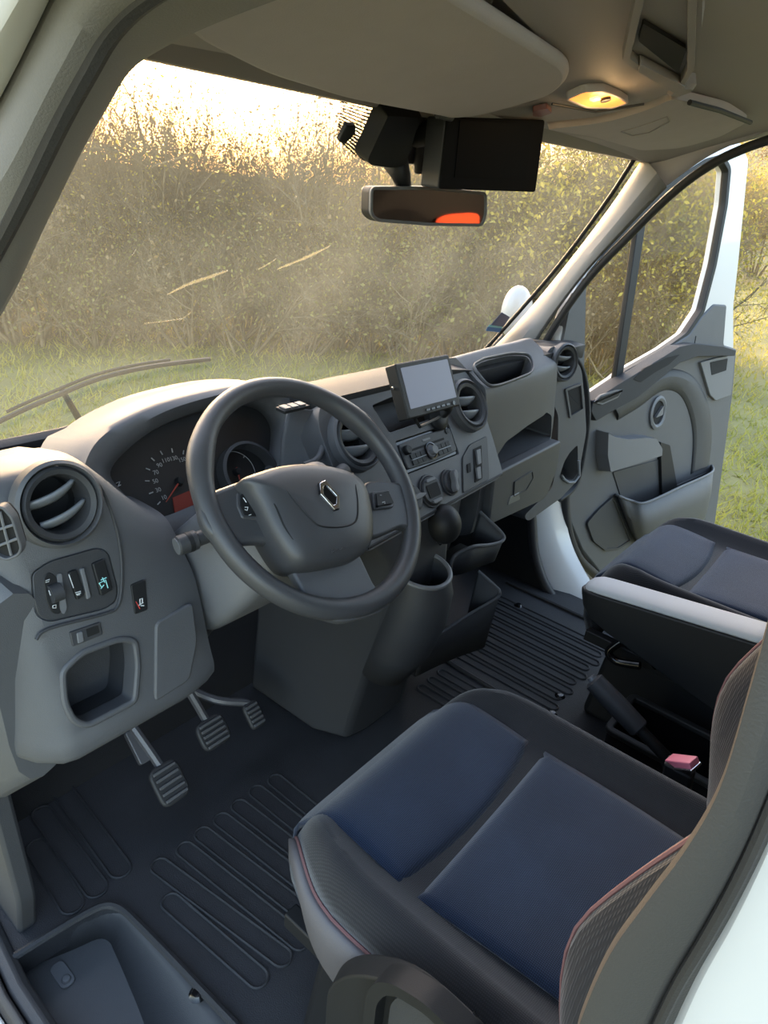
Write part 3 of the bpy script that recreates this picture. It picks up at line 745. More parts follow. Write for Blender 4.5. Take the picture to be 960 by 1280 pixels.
st_ = stack.build('centre_stack', DASH, dash, cuts=cuts, bevel=.006, seg=3)
MB().prism(FC, grow(dinr, .002), -.062, -.056).build('storage_slot', DASHD, dash)
for V in (VL, VR):
    # flared housing standing proud of the stack
    vent(FC, V, .052, DASH, dash, rot=-.12, h=.012, louvres=2)
# stalk-like flared brackets left of the driver's centre vent
for p in ([(398, 520), (405, 548), (398, 572), (380, 582)], [(398, 520), (412, 545), (428, 572), (452, 588)]):
    MB().tube(cr([FC.P(*FC.px(*q, -.01), -.01) for q in p], n=6), [.006]*19, 10).build('moulded_rib', DASH, dash)
mb = MB().grid([cr([aty(*q, y) for q, y in r], n=5) for r in (
    [((360, 508), .22), ((392, 512), .20), ((425, 505), .19)], [((352, 545), .22), ((385, 548), .20), ((418, 550), .17)], [((348, 590), .21), ((385, 590), .17), ((430, 590), .12)], [((360, 650), .16), ((400, 640), .12), ((450, 640), .08)])])
mb.build('infill_panel', DASH, dash, solid=.006, off=-1)
# hazard button row high on the pad
f9 = Frame(atz(366, 509, .80), (1, .0, 0), (0, 1, .05))
hb = MB().box(f9, -.03, .03, -.012, .012, -.004, .002).build('switch_row', BLK, dash, bevel=.001)
for k in range(3): MB().box(f9, -.026+.018*k, -.011+.018*k, -.009, .009, .002, .005).build('push_button', DASHL, hb, bevel=.001)
# heater controls
def dial(px, R, h, m, knob=True):
    c = FC.px(*px, .008)
    d = MB().rev(FC, c[0], c[1], [(R*1.12, 0), (R*1.10, .004), (R*1.0, .005), (R*.97, .003)], 36).build('heater_dial', DASHD, dash)
    MB().rev(FC, c[0], c[1], [(R*.95, .0), (R*.95, h), (R*.88, h+.003), (0, h+.003)], 36).build('dial_face', m, d)
    return d, c
d, c = dial((541, 613), .032, .006, DASHD)
MB().prism(FC, rr(c[0]-.018, c[0]+.02, c[1]-.014, c[1]+.014, .004), .008, .0105).build('dial_window', HOLE, d)
MB().prism(FC, rr(c[0]-.014, c[0]+.016, c[1]+.019, c[1]+.026, .003), .008, .013).build('dial_grip', DASHL, d, bevel=.001)
MB().prism(FC, rr(c[0]-.014, c[0]+.016, c[1]-.026, c[1]-.019, .003), .008, .013).build('dial_grip', DASHL, d, bevel=.001)
d, c = dial((565, 602), .026, .006, DASHD)
f8 = Frame(FC.P(c[0], c[1], 0), FC.u*.35+FC.v*.94, -FC.u*.94+FC.v*.35)
MB().prism(f8, cr([(-.024, 0), (-.015, .006), (0, .004), (.015, .007), (.024, 0), (.015, -.007), (0, -.004), (-.015, -.006)], closed=True, n=4), .008, .022).build('dial_grip', DASHL, d, bevel=.002)
d, c = dial((518, 622), .026, .006, DASHD)
MB().prism(f8 if False else Frame(FC.P(c[0], c[1], 0), FC.u, FC.v), cr([(-.024, 0), (0, .006), (.024, 0), (0, -.006)], closed=True, n=5), .008, .022).build('dial_grip', DASHL, d, bevel=.002)
# socket panel with its slider, right of the radio
up = rnd(FC.pxs([(577, 572), (586, 556), (608, 545), (611, 599), (578, 617)]), .008)
sp = MB().prism(FC, up, -.005, .003).build('socket_panel', DASHD, dash, bevel=.0015)
MB().prism(FC, rnd(FC.pxs([(590, 562), (600, 557), (601, 599), (592, 604)]), .003), .002, .0045).build('slider_slot', HOLE, sp)
MB().prism(FC, rnd(FC.pxs([(592, 564), (597, 562), (598, 580), (594, 582)]), .002), .004, .009).build('slider_key', DASHL, sp, bevel=.001)
MB().prism(FC, rnd(FC.pxs([(592, 586), (597, 584), (598, 599), (594, 600)]), .002), .004, .009).build('slider_key', DASHL, sp, bevel=.001)
MB().prism(FC, rnd(FC.pxs([(582, 581), (586, 579), (587, 590), (583, 592)]), .002), .002, .005).build('usb_port', HOLE, sp)
# seam under the stack
MB().tube([FC.P(-.25, -.168, .0), FC.P(.24, -.150, .0)], .003, 8).build('panel_seam', BLK, dash)

# --- passenger side: scooped tray, shelf and glovebox
prof = [(.48, .66), (.35, .745), (.265, .803), (.225, .822), (.205, .816), (.150, .784), (.126, .770), (.116, .73), (.108, .66), (.100, .60), (.095, .52), (.098, .42), (.115, .385), (.2, .37), (.48, .40)]
mb = MB(); rings = []
for x, dy, dz in ((.255, 0, -.006), (.30, 0, -.004), (.42, 0, 0), (.56, .004, .0), (.64, .018, -.003), (.69, .035, -.01)):
    rings.append([Vector((x, y+dy, z+dz*(1 if z > .7 else 0))) for y, z in prof])
mb.loft([cr(r, closed=True, n=3) for r in rings])
FT = Frame((.4, .165, .80), (1, 0, 0), (0, .08, .05))      # sloping lip-to-rim plane
tr = rnd(FT.pxs([(592, 457), (606, 449), (640, 442), (662, 443), (667, 456), (664, 464), (640, 474), (622, 480), (611, 481)]), .02)
tray_cut = MB().prism(FT, tr, -.07, .06)
sh = rnd([aty(*q, .10) for q in [(616, 585), (617, 573), (632, 553), (660, 534), (690, 517), (698, 524), (699, 548), (655, 570)]] and [(p.x, p.z-.5) for p in [aty(*q, .10) for q in [(615, 588), (617, 575), (634, 552), (662, 533), (690, 517), (698, 522), (699, 549), (655, 570)]]], .012)
shelf_cut = MB().prism(FG, sh, -.20, .06)
pas = mb.build('passenger_panel', DASH, dash, cuts=[tray_cut, shelf_cut], ang=45)
# shelf back in recess-shade black and tray floor
MB().prism(FG, grow(sh, -.001), -.205, -.195).build('shelf_back', HOLE, dash)
tn = grow(tr, .006); MB().ringprism(FT, tn, grow(tr, .001), -.006, .002).build('tray_rim', DASH, dash, bevel=.002)
# second moulded line of the passenger fascia
MB().tube(cr([aty(*q, y_) for q, y_ in [((606, 505), .121), ((621, 507), .121), ((645, 503), .124), ((664, 494), .130), ((676, 484), .140)]], n=6), .0022, 8).build('panel_seam', DASHD, dash)
# glovebox lid
gb = FG.pxs([(613, 592), (697, 549.5), (692, 585), (678, 622), (606, 655)])
gl = MB().prism(FG, rnd(gb, [.008, .01, .03, .03, .008]), -.02, .012).build('glovebox_lid', DASH, dash, bevel=.006, seg=3)
hp = rnd(FG.pxs([(642, 602), (650, 597), (665, 588), (666, 597), (657, 613), (641, 621)], .012), .006)
gh = MB().ringprism(FG, hp, grow(hp, -.003), .011, .0155).build('glovebox_latch', DASHD, gl, bevel=.0008)
MB().prism(FG, grow(hp, -.0035), .011, .0135).build('latch_paddle', DASH, gh, bevel=.001)
MB().prism(FG, rnd(FG.pxs([(637, 621), (648, 615), (649, 624), (634, 631)], .012), .003), .011, .0145).build('latch_plate', SILV, gh, bevel=.001)

# --- right end module
FR = Frame((.75, .135, .6), (1, -.24, 0), (0, .18, 1.0))
rm = FR.pxs([(679, 470), (684, 440), (690, 433), (712, 436), (727, 462), (731, 500), (733, 540), (722, 600), (702, 622), (660, 652), (655, 645), (690, 610), (697, 575), (698, 520)])
mb = MB().prism(FR, rnd(rm, .015), -.15, 0)
cupo = rnd(FR.pxs([(712, 566), (722, 556), (723, 590), (716, 600), (706, 600), (700, 594), (705, 578)]), .008)
rvc = FR.px(706, 453, .012)
rm_o = mb.build('end_panel', DASH, dash, cuts=[MB().prism(FR, cupo, -.07, .05), MB().rev(FR, rvc[0], rvc[1], [(0, -.08), (.043, -.08), (.043, .08), (0, .08)], 40)], bevel=.008, seg=3)
vent(FR, rvc, .046, DASH, dash, rot=-.1, h=.012)
sq = rnd(FR.pxs([(705, 486), (726, 478), (729, 512), (711, 523)]), .006)
cb_ = MB().ringprism(FR, sq, grow(sq, -.007), -.01, .006).build('switch_bezel', DASH, dash, bevel=.002)
MB().prism(FR, grow(sq, -.006), -.01, .001).build('blanking_recess', HOLE, cb_)
MB().tube([FR.P(*FR.px(*q), .004) for q in [(705, 600), (701, 594), (703, 598), (710, 603), (717, 602), (723, 594), (722, 575)]], .004, 8).build('cup_holder_rim', SILVD, dash)
# black outer end cap by the door
ec = cr([FR.P(*FR.px(*q, -.02), -.02) for q in [(714, 434), (731, 460), (738, 500), (737, 545), (724, 605), (700, 628)]], n=6)
MB().grid([ec, [p+Vector((.03, .06, 0)) for p in ec], [p+Vector((.03, .16, -.01)) for p in ec]]).build('end_cap', DASHD, dash, solid=.008)

# --- lower centre console
cons = thing('centre_console', 'dark lower console with two open trays below the radio', 'console', (.0, .1, 0))
mb = MB(); rings = []
for z, y0, xl, xr_ in ((0.0, .085, -.205, .20), (.08, .075, -.20, .20), (.20, .055, -.19, .21), (.32, .03, -.185, .22), (.42, .015, -.19, .23), (.50, .02, -.20, .24), (.57, .05, -.24, .25)):
    rings.append([Vector(p) for p in ((xl-.01, .39, z), (xl-.005, y0+.09, z), (xl+.03, y0+.012, z), (xl+.09, y0, z), (.02, y0-.0, z), (.05, y0+.085, z), (xr_-.02, y0+.10, z), (xr_, y0+.14, z), (xr_, .39, z))])
cb2 = MB().loft(rings).build('console_body', DASHD, cons, ang=50, bevel=.012, seg=3)
# bins standing proud of the console, with a bright moulded lip
def bin_(pts, z0, y_back, name, wall=.004, floorm=HOLE):
    top = cr(pts, n=6); bot = [Vector((p.x*.98+.003, p.y+.012, z0)) for p in top]
    o = MB().grid([top, bot]).build(name, DASHD, cons, solid=wall)
    MB().tube(top, .0042, 8).build('bin_lip', DASH, o)
    ring = bot + [Vector((bot[-1].x, y_back, z0)), Vector((bot[0].x, y_back, z0))]
    MB().add(ring, [tuple(range(len(ring)))]).build('bin_floor', floorm, o, solid=.004)
    return o
bin_([atx(600, 640, .245), atx(627, 666, .25), atx(628, 676, .235), atx(612, 681, .19), atx(592, 683, .13), atx(572, 692, .09), atx(565, 700, .07), atx(562, 714, .06), atx(550, 721, .02)], .36, .12, 'upper_bin')
bin_([atx(598, 714, .235), atx(618, 732, .24), atx(624, 739, .24), atx(620, 748, .225), atx(580, 772, .13), atx(530, 806, .005)], .11, .13, 'lower_bin')
# gear lever pod: an open cup on a bulge of the console
pod_c = [(-.06, -.022, .470), (-.058, -.026, .43), (-.06, -.018, .36), (-.068, .0, .28), (-.08, .03, .20)]
rings = []
for (cx_, cy_, cz_), k in zip(pod_c, (1.0, 1.12, 1.2, 1.15, .95)):
    rings.append([Vector((cx_-.03+.062*k*math.cos(t), cy_+.03+.058*k*math.sin(t), cz_+.20*(.058*math.sin(t)))) for t in np.linspace(0, 2*PI, 33)[:-1]])
inner = [p + Vector(((-.09-p.x)*.12, 0, -.0)) for p in rings[0]]
deep = [Vector((-.09+(p.x+.09)*.8, p.y, p.z-.06)) for p in rings[0]]
pd = MB().grid([deep, inner] + rings, closeu=True).build('lever_pod', DASHD, cons, solid=.003)
MB().tube(rings[0], .0052, 8, closed=True).build('pod_rim', DASHL, pd)

# ================================================================== STEERING WHEEL, COLUMN, LEVERS
TW = math.radians(43.7)
WC = Vector((-.425, 0, .742))
FW = Frame(WC, (1, 0, 0), (0, math.cos(TW), math.sin(TW)))
wheel = thing('steering_wheel', 'dark grey steering wheel with a diamond badge on its padded hub', 'steering wheel', WC)
R0 = .1855
rows = []
NS = 96
for k in range(NS):
    t = 2*PI*k/NS; c, s = math.cos(t), math.sin(t)
    # thumb rests thicken the rim at the spokes
    tk = .0165 + .0035*(math.exp(-((t-2.55)/.22)**2) + math.exp(-((t-.55)/.22)**2)) + .001*math.exp(-((t-4.7)/.5)**2)
    rows.append([FW.P((R0+tk*math.cos(q)*.95)*c, (R0+tk*math.cos(q)*.95)*s, tk*math.sin(q)) for q in np.linspace(0, 2*PI, 17)[:-1]])
MB().grid(rows, closeu=True, closev=True).build('rim', WHEEL, wheel)
# spokes
def spoke(name, pts, h0, h1, m, bev=.008):
    return MB().prism(FW, rnd(FW.pxs(pts, h1), .015), h0, h1).build(name, m, wheel, bevel=bev, seg=4, ang=60)
spoke('spoke', [(250, 618), (268, 612), (300, 600), (322, 596), (345, 640), (352, 680), (322, 676), (292, 680), (268, 672), (252, 648)], -.012, .010, WHEEL)
spoke('spoke', [(455, 602), (482, 600), (512, 606), (524, 640), (524, 668), (505, 656), (480, 668), (455, 676)], -.012, .008, WHEEL)
lower = spoke('lower_spoke', [(352, 690), (448, 688), (470, 735), (494, 752), (470, 768), (430, 778), (395, 768), (380, 740)], -.014, .004, DASH)
# hub and airbag cover: a crowned cushion
hub_px = [(307, 597), (326, 588), (352, 581), (385, 578), (418, 582), (444, 591), (459, 606), (466, 630), (469, 655), (466, 678), (452, 692), (428, 699), (398, 704), (378, 703), (364, 692), (346, 664), (330, 632), (316, 610)]
HH = .038
hub = [Vector(p) for p in FW.pxs(hub_px, HH)]
hub = [Vector(p) for p in cr(hub, closed=True, n=4)]
cen = sum(hub, Vector((0, 0)))/len(hub)
rings = []
for sc, h in ((.93, -.03), (1.0, -.01), (1.025, .012), (1.02, .026), (.985, .035), (.93, .0405), (.80, .0455), (.6, .0495), (.35, .052), (.12, .0530)):
    rings.append([FW.P(cen.x+(p.x-cen.x)*sc, cen.y+(p.y-cen.y)*sc, h) for p in hub])
mb = MB().loft(rings); hubo = mb.build('airbag_cover', WHEEL, wheel, ang=60)
def crown(a, b):
    """height of the crowned cover at a local point"""
    d = Vector((a, b))-cen
    best = 1e9
    for p in hub:
        q = p-cen
        if q.length > 1e-6 and d.length > 1e-6:
            an = d.normalized().dot(q.normalized())
            if an > .97: best = min(best, q.length)
    s = d.length/best if best < 1e8 else 0
    ss = (.0, .12, .35, .6, .80, .93, .985, 1.02); hs = (.0532, .0530, .052, .0495, .0455, .0405, .035, .026)
    return float(np.interp(s, ss, hs))
def on_hub(px, py, dh=0.0):
    h = .045
    for _ in range(4): a, b = FW.px(px, py, h); h = crown(a, b)
    return FW.P(a, b, h+dh)
sm = MB()
sm.tube(cr([on_hub(*q) for q in [(342, 592), (352, 606), (370, 628), (388, 648), (400, 657), (420, 659), (438, 656), (446, 648), (447, 628), (444, 606), (441, 592)]], n=8), .0016, 6)
sm.tube(cr([on_hub(*q) for q in [(316, 606), (334, 634), (350, 664), (366, 690), (372, 697)]], n=8), .0014, 6)
sm.build('cover_seam', BLK, hubo)
# diamond badge
em = [(401, 603), (409, 601), (423, 620), (425, 634), (419, 637), (405, 620)]
c0 = on_hub(413, 619)
FE2 = Frame(c0, FW.u, FW.v); FE2.n = FW.n
eo = [FE2.px(*q, .002) for q in [(399, 604), (406, 600), (425, 621), (424, 636), (418, 638), (400, 618)]]
ei = [((p[0])*.66 + .34*sum(q[0] for q in eo)/6, p[1]*.66 + .34*sum(q[1] for q in eo)/6) for p in eo]
MB().prism(FE2, grow(eo, .001), -.004, .0015).build('badge_base', BLKG, hubo, bevel=.0006)
bd = MB().ringprism(FE2, grow(eo, -.0005), ei, -.001, .0035).build('badge', CHROME, hubo, bevel=.0007)
MB().tube([FE2.P(*FE2.px(*q, .003), .003) for q in [(409, 607), (410, 622), (419, 631), (418, 619), (411, 614)]], .0013, 6).build('badge_stroke', CHROME, bd) if False else None
word('AIRBAG', FW, *FW.px(423, 686, .043), .010, DASHD, 'raised_lettering', hubo, h=crown(*FW.px(423, 686, .043))+.0002)
# control pods on the spokes
def pod(pts, m, dots, h=.012):
    p = rnd(FW.pxs(pts, h), .004)
    o = MB().prism(FW, p, -.004, h).build('control_pod', m, wheel, bevel=.0025)
    MB().prism(FW, grow(p, -.005), h-.002, h+.003).build('pod_button', BLK, o, bevel=.0015)
    marks(FW, dots, WHT, 'printed_symbol', o, h+.0035, .0006)
pod([(296, 616), (307, 612), (318, 622), (328, 650), (303, 648), (296, 632)], WHEEL, [[(304, 622), (308, 628)], [(306, 634), (310, 634), (309, 638), (306, 637)], [(311, 644), (314, 643)]])
pod([(466, 614), (486, 612), (494, 630), (492, 634), (468, 637)], WHEEL, [[(475, 619), (477, 619)], [(478, 628), (481, 627), (481, 630)]])

# --- steering column shroud with the stalks
col = thing('column_cover', 'light grey steering column shroud with a black stalk, behind the steering wheel', 'steering column', (-.425, .12, .62))
ax = -FW.n
def ringc(d, wx, wu, wd, dx=0, r=.03):
    pts = rr(-wx, wx, -wd, wu, r, 4); return [WC + ax*d + FW.u*(a+dx) + FW.v*b for a, b in pts]
MB().loft([ringc(.035, .075, .05, .062), ringc(.05, .098, .062, .080), ringc(.12, .122, .066, .098, -.012), ringc(.20, .125, .068, .105, -.016), ringc(.27, .115, .06, .10, -.01)]).build('shroud', DASHL, col, ang=60)
MB().loft([ringc(.030, .06, .045, .045), ringc(.045, .06, .045, .045)]).build('shroud_collar', BLK, col)
S0 = WC + ax*.075 + FW.u*(-.085) + FW.v*.012
S1 = aty(221, 683, S0.y+.02)
sdir = (S1-S0)
MB().tube([S0, S0+sdir*.25, S0+sdir*.5], [.036, .033, .024], 16).build('stalk_boot', BLK, col)
stk = MB().tube([S0+sdir*.35, S0+sdir*.72, S0+sdir*.74, S0+sdir*.98, S0+sdir*1.0], [.010, .0115, .0145, .0145, .0125], 18).build('stalk', DASHD, col)
MB().tube([S0+sdir*.985, S0+sdir*1.01], .0125, 18).build('stalk_end', DASHL, stk)
MB().tube([S0+sdir*.80, S0+sdir*.86], .0152, 18).build('stalk_ring', BLK, stk)
S2 = WC + ax*.075 + FW.u*(.085) + FW.v*.02; S3 = S2 + Vector((.075, .02, .006))
sk = MB().tube([S2, S2+(S3-S2)*.5, S3], [.012, .0115, .014], 14).build('stalk', DASHD, col)
# ignition barrel on the right of the shroud, with the key
IG = WC + ax*.15 + FW.u*.115 + FW.v*-.03
FI = Frame(IG, (0, 1, 0), (0, 0, 1)); FI.n = Vector((.9, -.4, 0)).normalized()
MB().rev(FI, 0, 0, [(.020, -.02), (.020, .008), (.014, .012), (.0, .012)], 20).build('ignition_lock', BLK, col)

# --- gear lever
gear = thing('gear_lever', 'short gear lever with a black ball knob, beside the steering wheel rim', 'gear lever', (-.03, .03, .40))
GK = atx(555, 655, -.01)
M3 = Matrix.Rotation(-.35, 3, 'X')
MB().ell(GK, .038, .036, .043, 28, 18, M3).build('knob', BLKK if False else BLK, gear)
MB().tube([GK+Vector((-.002, .0, -.03)), GK+Vector((-.006, .025, -.08)), GK+Vector((-.012, .05, -.14))], [.011, .009, .008], 12).build('lever', BLKG, gear)
MB().rev(Frame(GK+Vector((-.003, .004, -.036)), (1, 0, 0), (0, 1, 0)), 0, 0, [(.010, -.006), (.015, -.004), (.015, .006), (.010, .010)], 20).build('knob_collar', CHROME, gear)
rows = []
for t in np.linspace(0, 1, 9):
    r = .016 + .028*t + .003*(1 if int(t*8) % 2 else 0)
    c = GK+Vector((-.010-.004*t, .042+.028*t, -.115-.055*t)); rows.append([c+Vector((r*math.cos(q), r*math.sin(q)*.9, .0)) for q in np.linspace(0, 2*PI, 21)[:-1]])
MB().grid(rows, closeu=True).build('gaiter', BLK, gear)

# --- handbrake
hbk = thing('handbrake_lever', 'black handbrake lever standing between the two seats', 'handbrake', (-.02, -.55, .25))
HX = -.03
h0 = atx(741, 850, HX); h1 = atx(800, 912, HX); h2 = h1 + (h1-h0)*.55
d_ = (h1-h0)
MB().tube([h0, h0+d_*.03, h0+d_*.5, h0+d_*.97, h1], [.014, .0195, .021, .0195, .016], 16).build('grip', DASHD, hbk)
MB().tube([h0-d_*.05+Vector((0, 0, .002)), h0+d_*.04], .0085, 14).build('release_button', SILV, hbk)
MB().tube([h1-d_*.03, h2, h2+Vector((0, -.05, -.10))], [.011, .012, .012], 12).build('lever', BLK, hbk)
MB().tube([h0+d_*.12+Vector((.008, .004, .016)), h0+d_*.95+Vector((.008, .004, .0165))], .0015, 6).build('grip_seam', DASHL, hbk)

# --- pedals
def pedal(kind, label, px, z, w, hgt, tilt, arm_to, yaw=0.0):
    c = atz(*px, z); t = thing(kind, label, 'pedal', c)
    f = Frame(c, (1, yaw, 0), (0, math.cos(tilt), math.sin(tilt)))
    p = rnd([(-w*.5, -hgt*.5), (w*.5, -hgt*.5), (w*.5, hgt*.5), (-w*.5, hgt*.5)], w*.3, 5)
    pad = MB().prism(f, p, -.012, 0).build('pad', BLKP, t, bevel=.004)
    g = MB(); nb = 5
    for k in range(nb):
        b = -hgt*.36 + hgt*.72*k/(nb-1); g.box(f, -w*.38, w*.38, b-.0028, b+.0028, -.001, .004)
    g.build('pad_rib', PADR, pad, bevel=.001)
    a = c + Vector(arm_to)
    MB().tube(cr([f.P(0, hgt*.1, -.010), f.P(0, hgt*.5, -.012), c+(a-c)*.55+Vector((0, -.01, -.0)), a], n=5), .009, 8).build('arm', STEEL, t)
    return t, c, f
BLKP = mat('pedal rubber', (44, 44, 46), .6, bump=.2, scale=500)
PADR = mat('worn pedal ribs', (84, 84, 86), .6)
t, c, f = pedal('clutch_pedal', 'clutch pedal with worn ribbed pad, leftmost of the three pedals', (213, 978), .085, .064, .078, .80, (-.03, .20, .17))
MB().prism(Frame(c+Vector((-.018, .075, .055)), (1, 0, 0), (0, .7, .7)), rr(-.014, .014, -.035, .035, .006), -.008, .006).build('bracket', STEEL, t, bevel=.002)
pedal('brake_pedal', 'brake pedal with ribbed pad, between the clutch and accelerator', (268, 915), .11, .070, .062, .85, (-.03, .16, .17))
pedal('accelerator_pedal', 'narrow accelerator pedal, nearest the centre console', (319, 893), .10, .040, .058, .85, (-.10, .14, .06))

# --- radio
rad = thing('car_radio', 'black car radio with a round volume knob, in the centre of the dashboard', 'radio', FC.P((rad_x0+rad_x1)/2, (rad_y0+rad_y1)/2, -.03))
MB().prism(FC, rr(rad_x0+.001, rad_x1-.001, rad_y0+.001, rad_y1-.001, .003), -.045, -.004).build('chassis', BLKG, rad, bevel=.0015)
fx = rnd(FC.pxs([(498, 558), (562, 534), (566, 566), (512, 586)]), .006)
RW, RH = rad_x1-rad_x0, rad_y1-rad_y0
def RP(u, v): return (rad_x0+RW*u, rad_y0+RH*v)
face = MB().prism(FC, rnd([RP(.03, .12), RP(.5, .06), RP(.97, .12), RP(.985, .88), RP(.5, .93), RP(.015, .88)], .006), -.006, .002).build('fascia', RADF if False else DASHD, rad, bevel=.002)
MB().prism(FC, rr(RP(.20, 0)[0], RP(.80, 0)[0], RP(0, .58)[1], RP(0, .645)[1], .001), .001, .0028).build('disc_slot', HOLE, face)
MB().prism(FC, rr(RP(.42, 0)[0], RP(.56, 0)[0], RP(0, .74)[1], RP(0, .80)[1], .001), .001, .0028).build('label_strip', DASHL, face)
k1 = RP(.50, .40); MB().rev(FC, k1[0], k1[1], [(.014, .0), (.014, .004), (.0105, .006), (.010, .014), (.009, .016), (0, .016)], 28).build('volume_knob', DASHL, face)
MB().rev(FC, k1[0], k1[1], [(.0185, .0), (.0185, .005), (.016, .0055)], 28).build('knob_ring', BLKG, face)
k2 = RP(.10, .66); MB().rev(FC, k2[0], k2[1], [(.010, .0), (.010, .010), (.008, .012), (0, .012)], 20).build('tuning_knob', BLK, face)
k2 = RP(.90, .80); MB().rev(FC, k2[0], k2[1], [(.006, .0), (.006, .004), (0, .005)], 18).build('source_button', BLK, face)
for side, (u0, u1) in enumerate(((.13, .39), (.61, .87))):
    for row, (v0, v1) in enumerate(((.36, .50), (.17, .31))):
        for k in range(3):
            ua, ub = u0+(u1-u0)*k/3, u0+(u1-u0)*(k+.92)/3
            MB().prism(FC, rr(RP(ua, 0)[0], RP(ub, 0)[0], RP(0, v0)[1], RP(0, v1)[1], .0012), .001, .0045).build('preset_button', BLK, face, bevel=.0006)
    MB().prism(FC, rr(RP(u0, 0)[0], RP(u1, 0)[0], RP(0, .325)[1], RP(0, .345)[1], .0005), .001, .005).build('silver_line', SILV, face)

# --- add-on monitor
FMo = Frame((0, .028, .84), (1, -.03, 0), (0, .50, 1.0))
mc = FMo.pxs([(490, 457.5), (558, 441), (577, 503), (516, 527)])
mx0, mx1 = (mc[0][0]+mc[3][0])/2, (mc[1][0]+mc[2][0])/2; my0, my1 = (mc[2][1]+mc[3][1])/2, (mc[0][1]+mc[1][1])/2
mon = thing('monitor', 'small add-on monitor with a screen painted pale like reflected sky, propped above the radio', 'monitor', FMo.P((mx0+mx1)/2, my0, -.02))
MB().prism(FMo, rr(mx0, mx1, my0, my1, .004), -.026, 0).build('housing', BLK, mon, bevel=.003, seg=3)
fb = MB().prism(FMo, rr(mx0+.002, mx1-.002, my0+.002, my1-.002, .004), -.002, .0012).build('bezel', DASHD, mon, bevel=.001)
MB().prism(FMo, rr(mx0+.010, mx1-.009, my0+.017, my1-.009, .002), .0, .0018).build('screen', LCD_SKY, mon)
for k in range(5):
    xa = mx0+.050+.015*k; MB().prism(FMo, rr(xa, xa+.011, my0+.006, my0+.0105, .001), .0, .003).build('button', BLKG, fb, bevel=.0005)
MB().rev(FMo, mx1-.022, my0+.008, [(.004, 0), (.004, .003), (0, .003)], 14).build('button', BLKG, fb)
FMs = Frame(FMo.P(mx0, my0+.06, -.015), (0, -1, 0), (0, 0, 1)); FMs.n = -FMo.u
MB().rev(FMs, 0, 0, [(.0, .006), (.003, .005), (.0035, 0)], 12).build('side_screw', CHROME, mon)
bs = FC.P(*FC.px(546, 522), .002)
mcen = FMo.P((mx0+mx1)/2, (my0+my1)/2, -.026)
MB().tube(cr([mcen, mcen+Vector((.0, .03, -.01)), bs+Vector((0, -.02, .035)), bs], n=5), [.012]*16, 10).build('bracket', BLK, mon)
MB().rev(Frame(bs, FC.u, FC.v), 0, 0, [(.030, -.012), (.030, .004), (.026, .009), (.014, .013), (0, .013)], 28).build('suction_base', BLK, mon)
MB().tube([FMo.P(mx0+.03, my0-.001, -.012), FMo.P(mx0+.045, my0-.018, -.018), bs+Vector((-.01, -.012, .006))], .003, 6).build('cable', BLK, mon)

# --- interior mirror on its stalk
FMi = Frame(aty(535, 258, .10), (.947, -.322, 0), (.0, .0, 1.0))
mir = thing('rear_view_mirror', 'rectangular interior mirror reflecting an orange patch, under the windscreen header', 'mirror', FMi.o)
mo = rnd(FMi.pxs([(462, 233), (535, 233), (607, 240), (607, 268), (602, 283), (535, 282), (470, 277), (461, 268)]), .010)
MB().prism(FMi, mo, -.030, .002, top=.0).build('housing', BLK, mir, bevel=.005, seg=3)
MB().ringprism(FMi, mo, grow(mo, -.005), -.002, .005).build('frame', DASHL, mir, bevel=.0012)
MB().prism(FMi, grow(mo, -.0045), .0, .003).build('glass', MIRR, mir)
ms = aty(495, 150, .20); 
arm = cr([FMi.P(*FMi.px(507, 236, -.028), -.030), aty(500, 215, .13), aty(490, 190, .165), aty(487, 165, .18)], n=6)
MB().tube(arm, [.011, .012, .013, .014, .015, .016, .017, .018, .02, .021, .022, .023, .024, .025, .026, .026, .026, .026, .026][:len(arm)], 12).build('arm', BLK, mir)
# rain sensor cover at the mirror base
shp = [(474, 128), (446, 190), (450, 199), (478, 203), (500, 200), (515, 150), (525, 132)]
sb = MB().prism(WS, rnd(WS.pxs(shp, .01), .01), .003, .03, top=.006).build('mount_cover', BLK, mir, bevel=.004)
# --- toll tag clip on the dotted band
clip = MB().prism(WS, rnd(WS.pxs([(420, 173), (430, 153), (442, 153), (441, 163), (428, 176)], .002), .003), .0005, .010).build('tag_clip', BLK, None, bevel=.002)
tag(clip, 'small dark plastic clip stuck on the dotted band of the windscreen', 'clip')

# orange sheet added out of view, shaped to fill the mirror's orange reflection
oc = thing('orange_sheet', 'orange sheet added unseen at the dark rear bulkhead for the orange reflection in the interior mirror', 'cloth', (.62, -1.31, 1.0))
def mirror_hit(px, py):
    a, b = FMi.px(px, py, .003); p = FMi.P(a, b, .003); d = (p-CP).normalized(); r = d - FMi.n*2*d.dot(FMi.n)
    return p + r*((-1.30-p.y)/r.y)
cq = [mirror_hit(*q) for q in [(545, 290), (545, 274), (560, 268), (590, 266), (600, 268), (600, 290)]]
print('cloth', [tuple(round(c, 2) for c in q) for q in cq])
OM = mat('orange sheet', (235, 84, 40), .8, bump=.3, scale=60)
FO = Frame((0, -1.31, 0), (-1, 0, 0), (0, 0, 1))
MB().prism(FO, rnd([(-q.x, q.z) for q in cq], .02), -.004, .004).build('fabric', OM, oc)
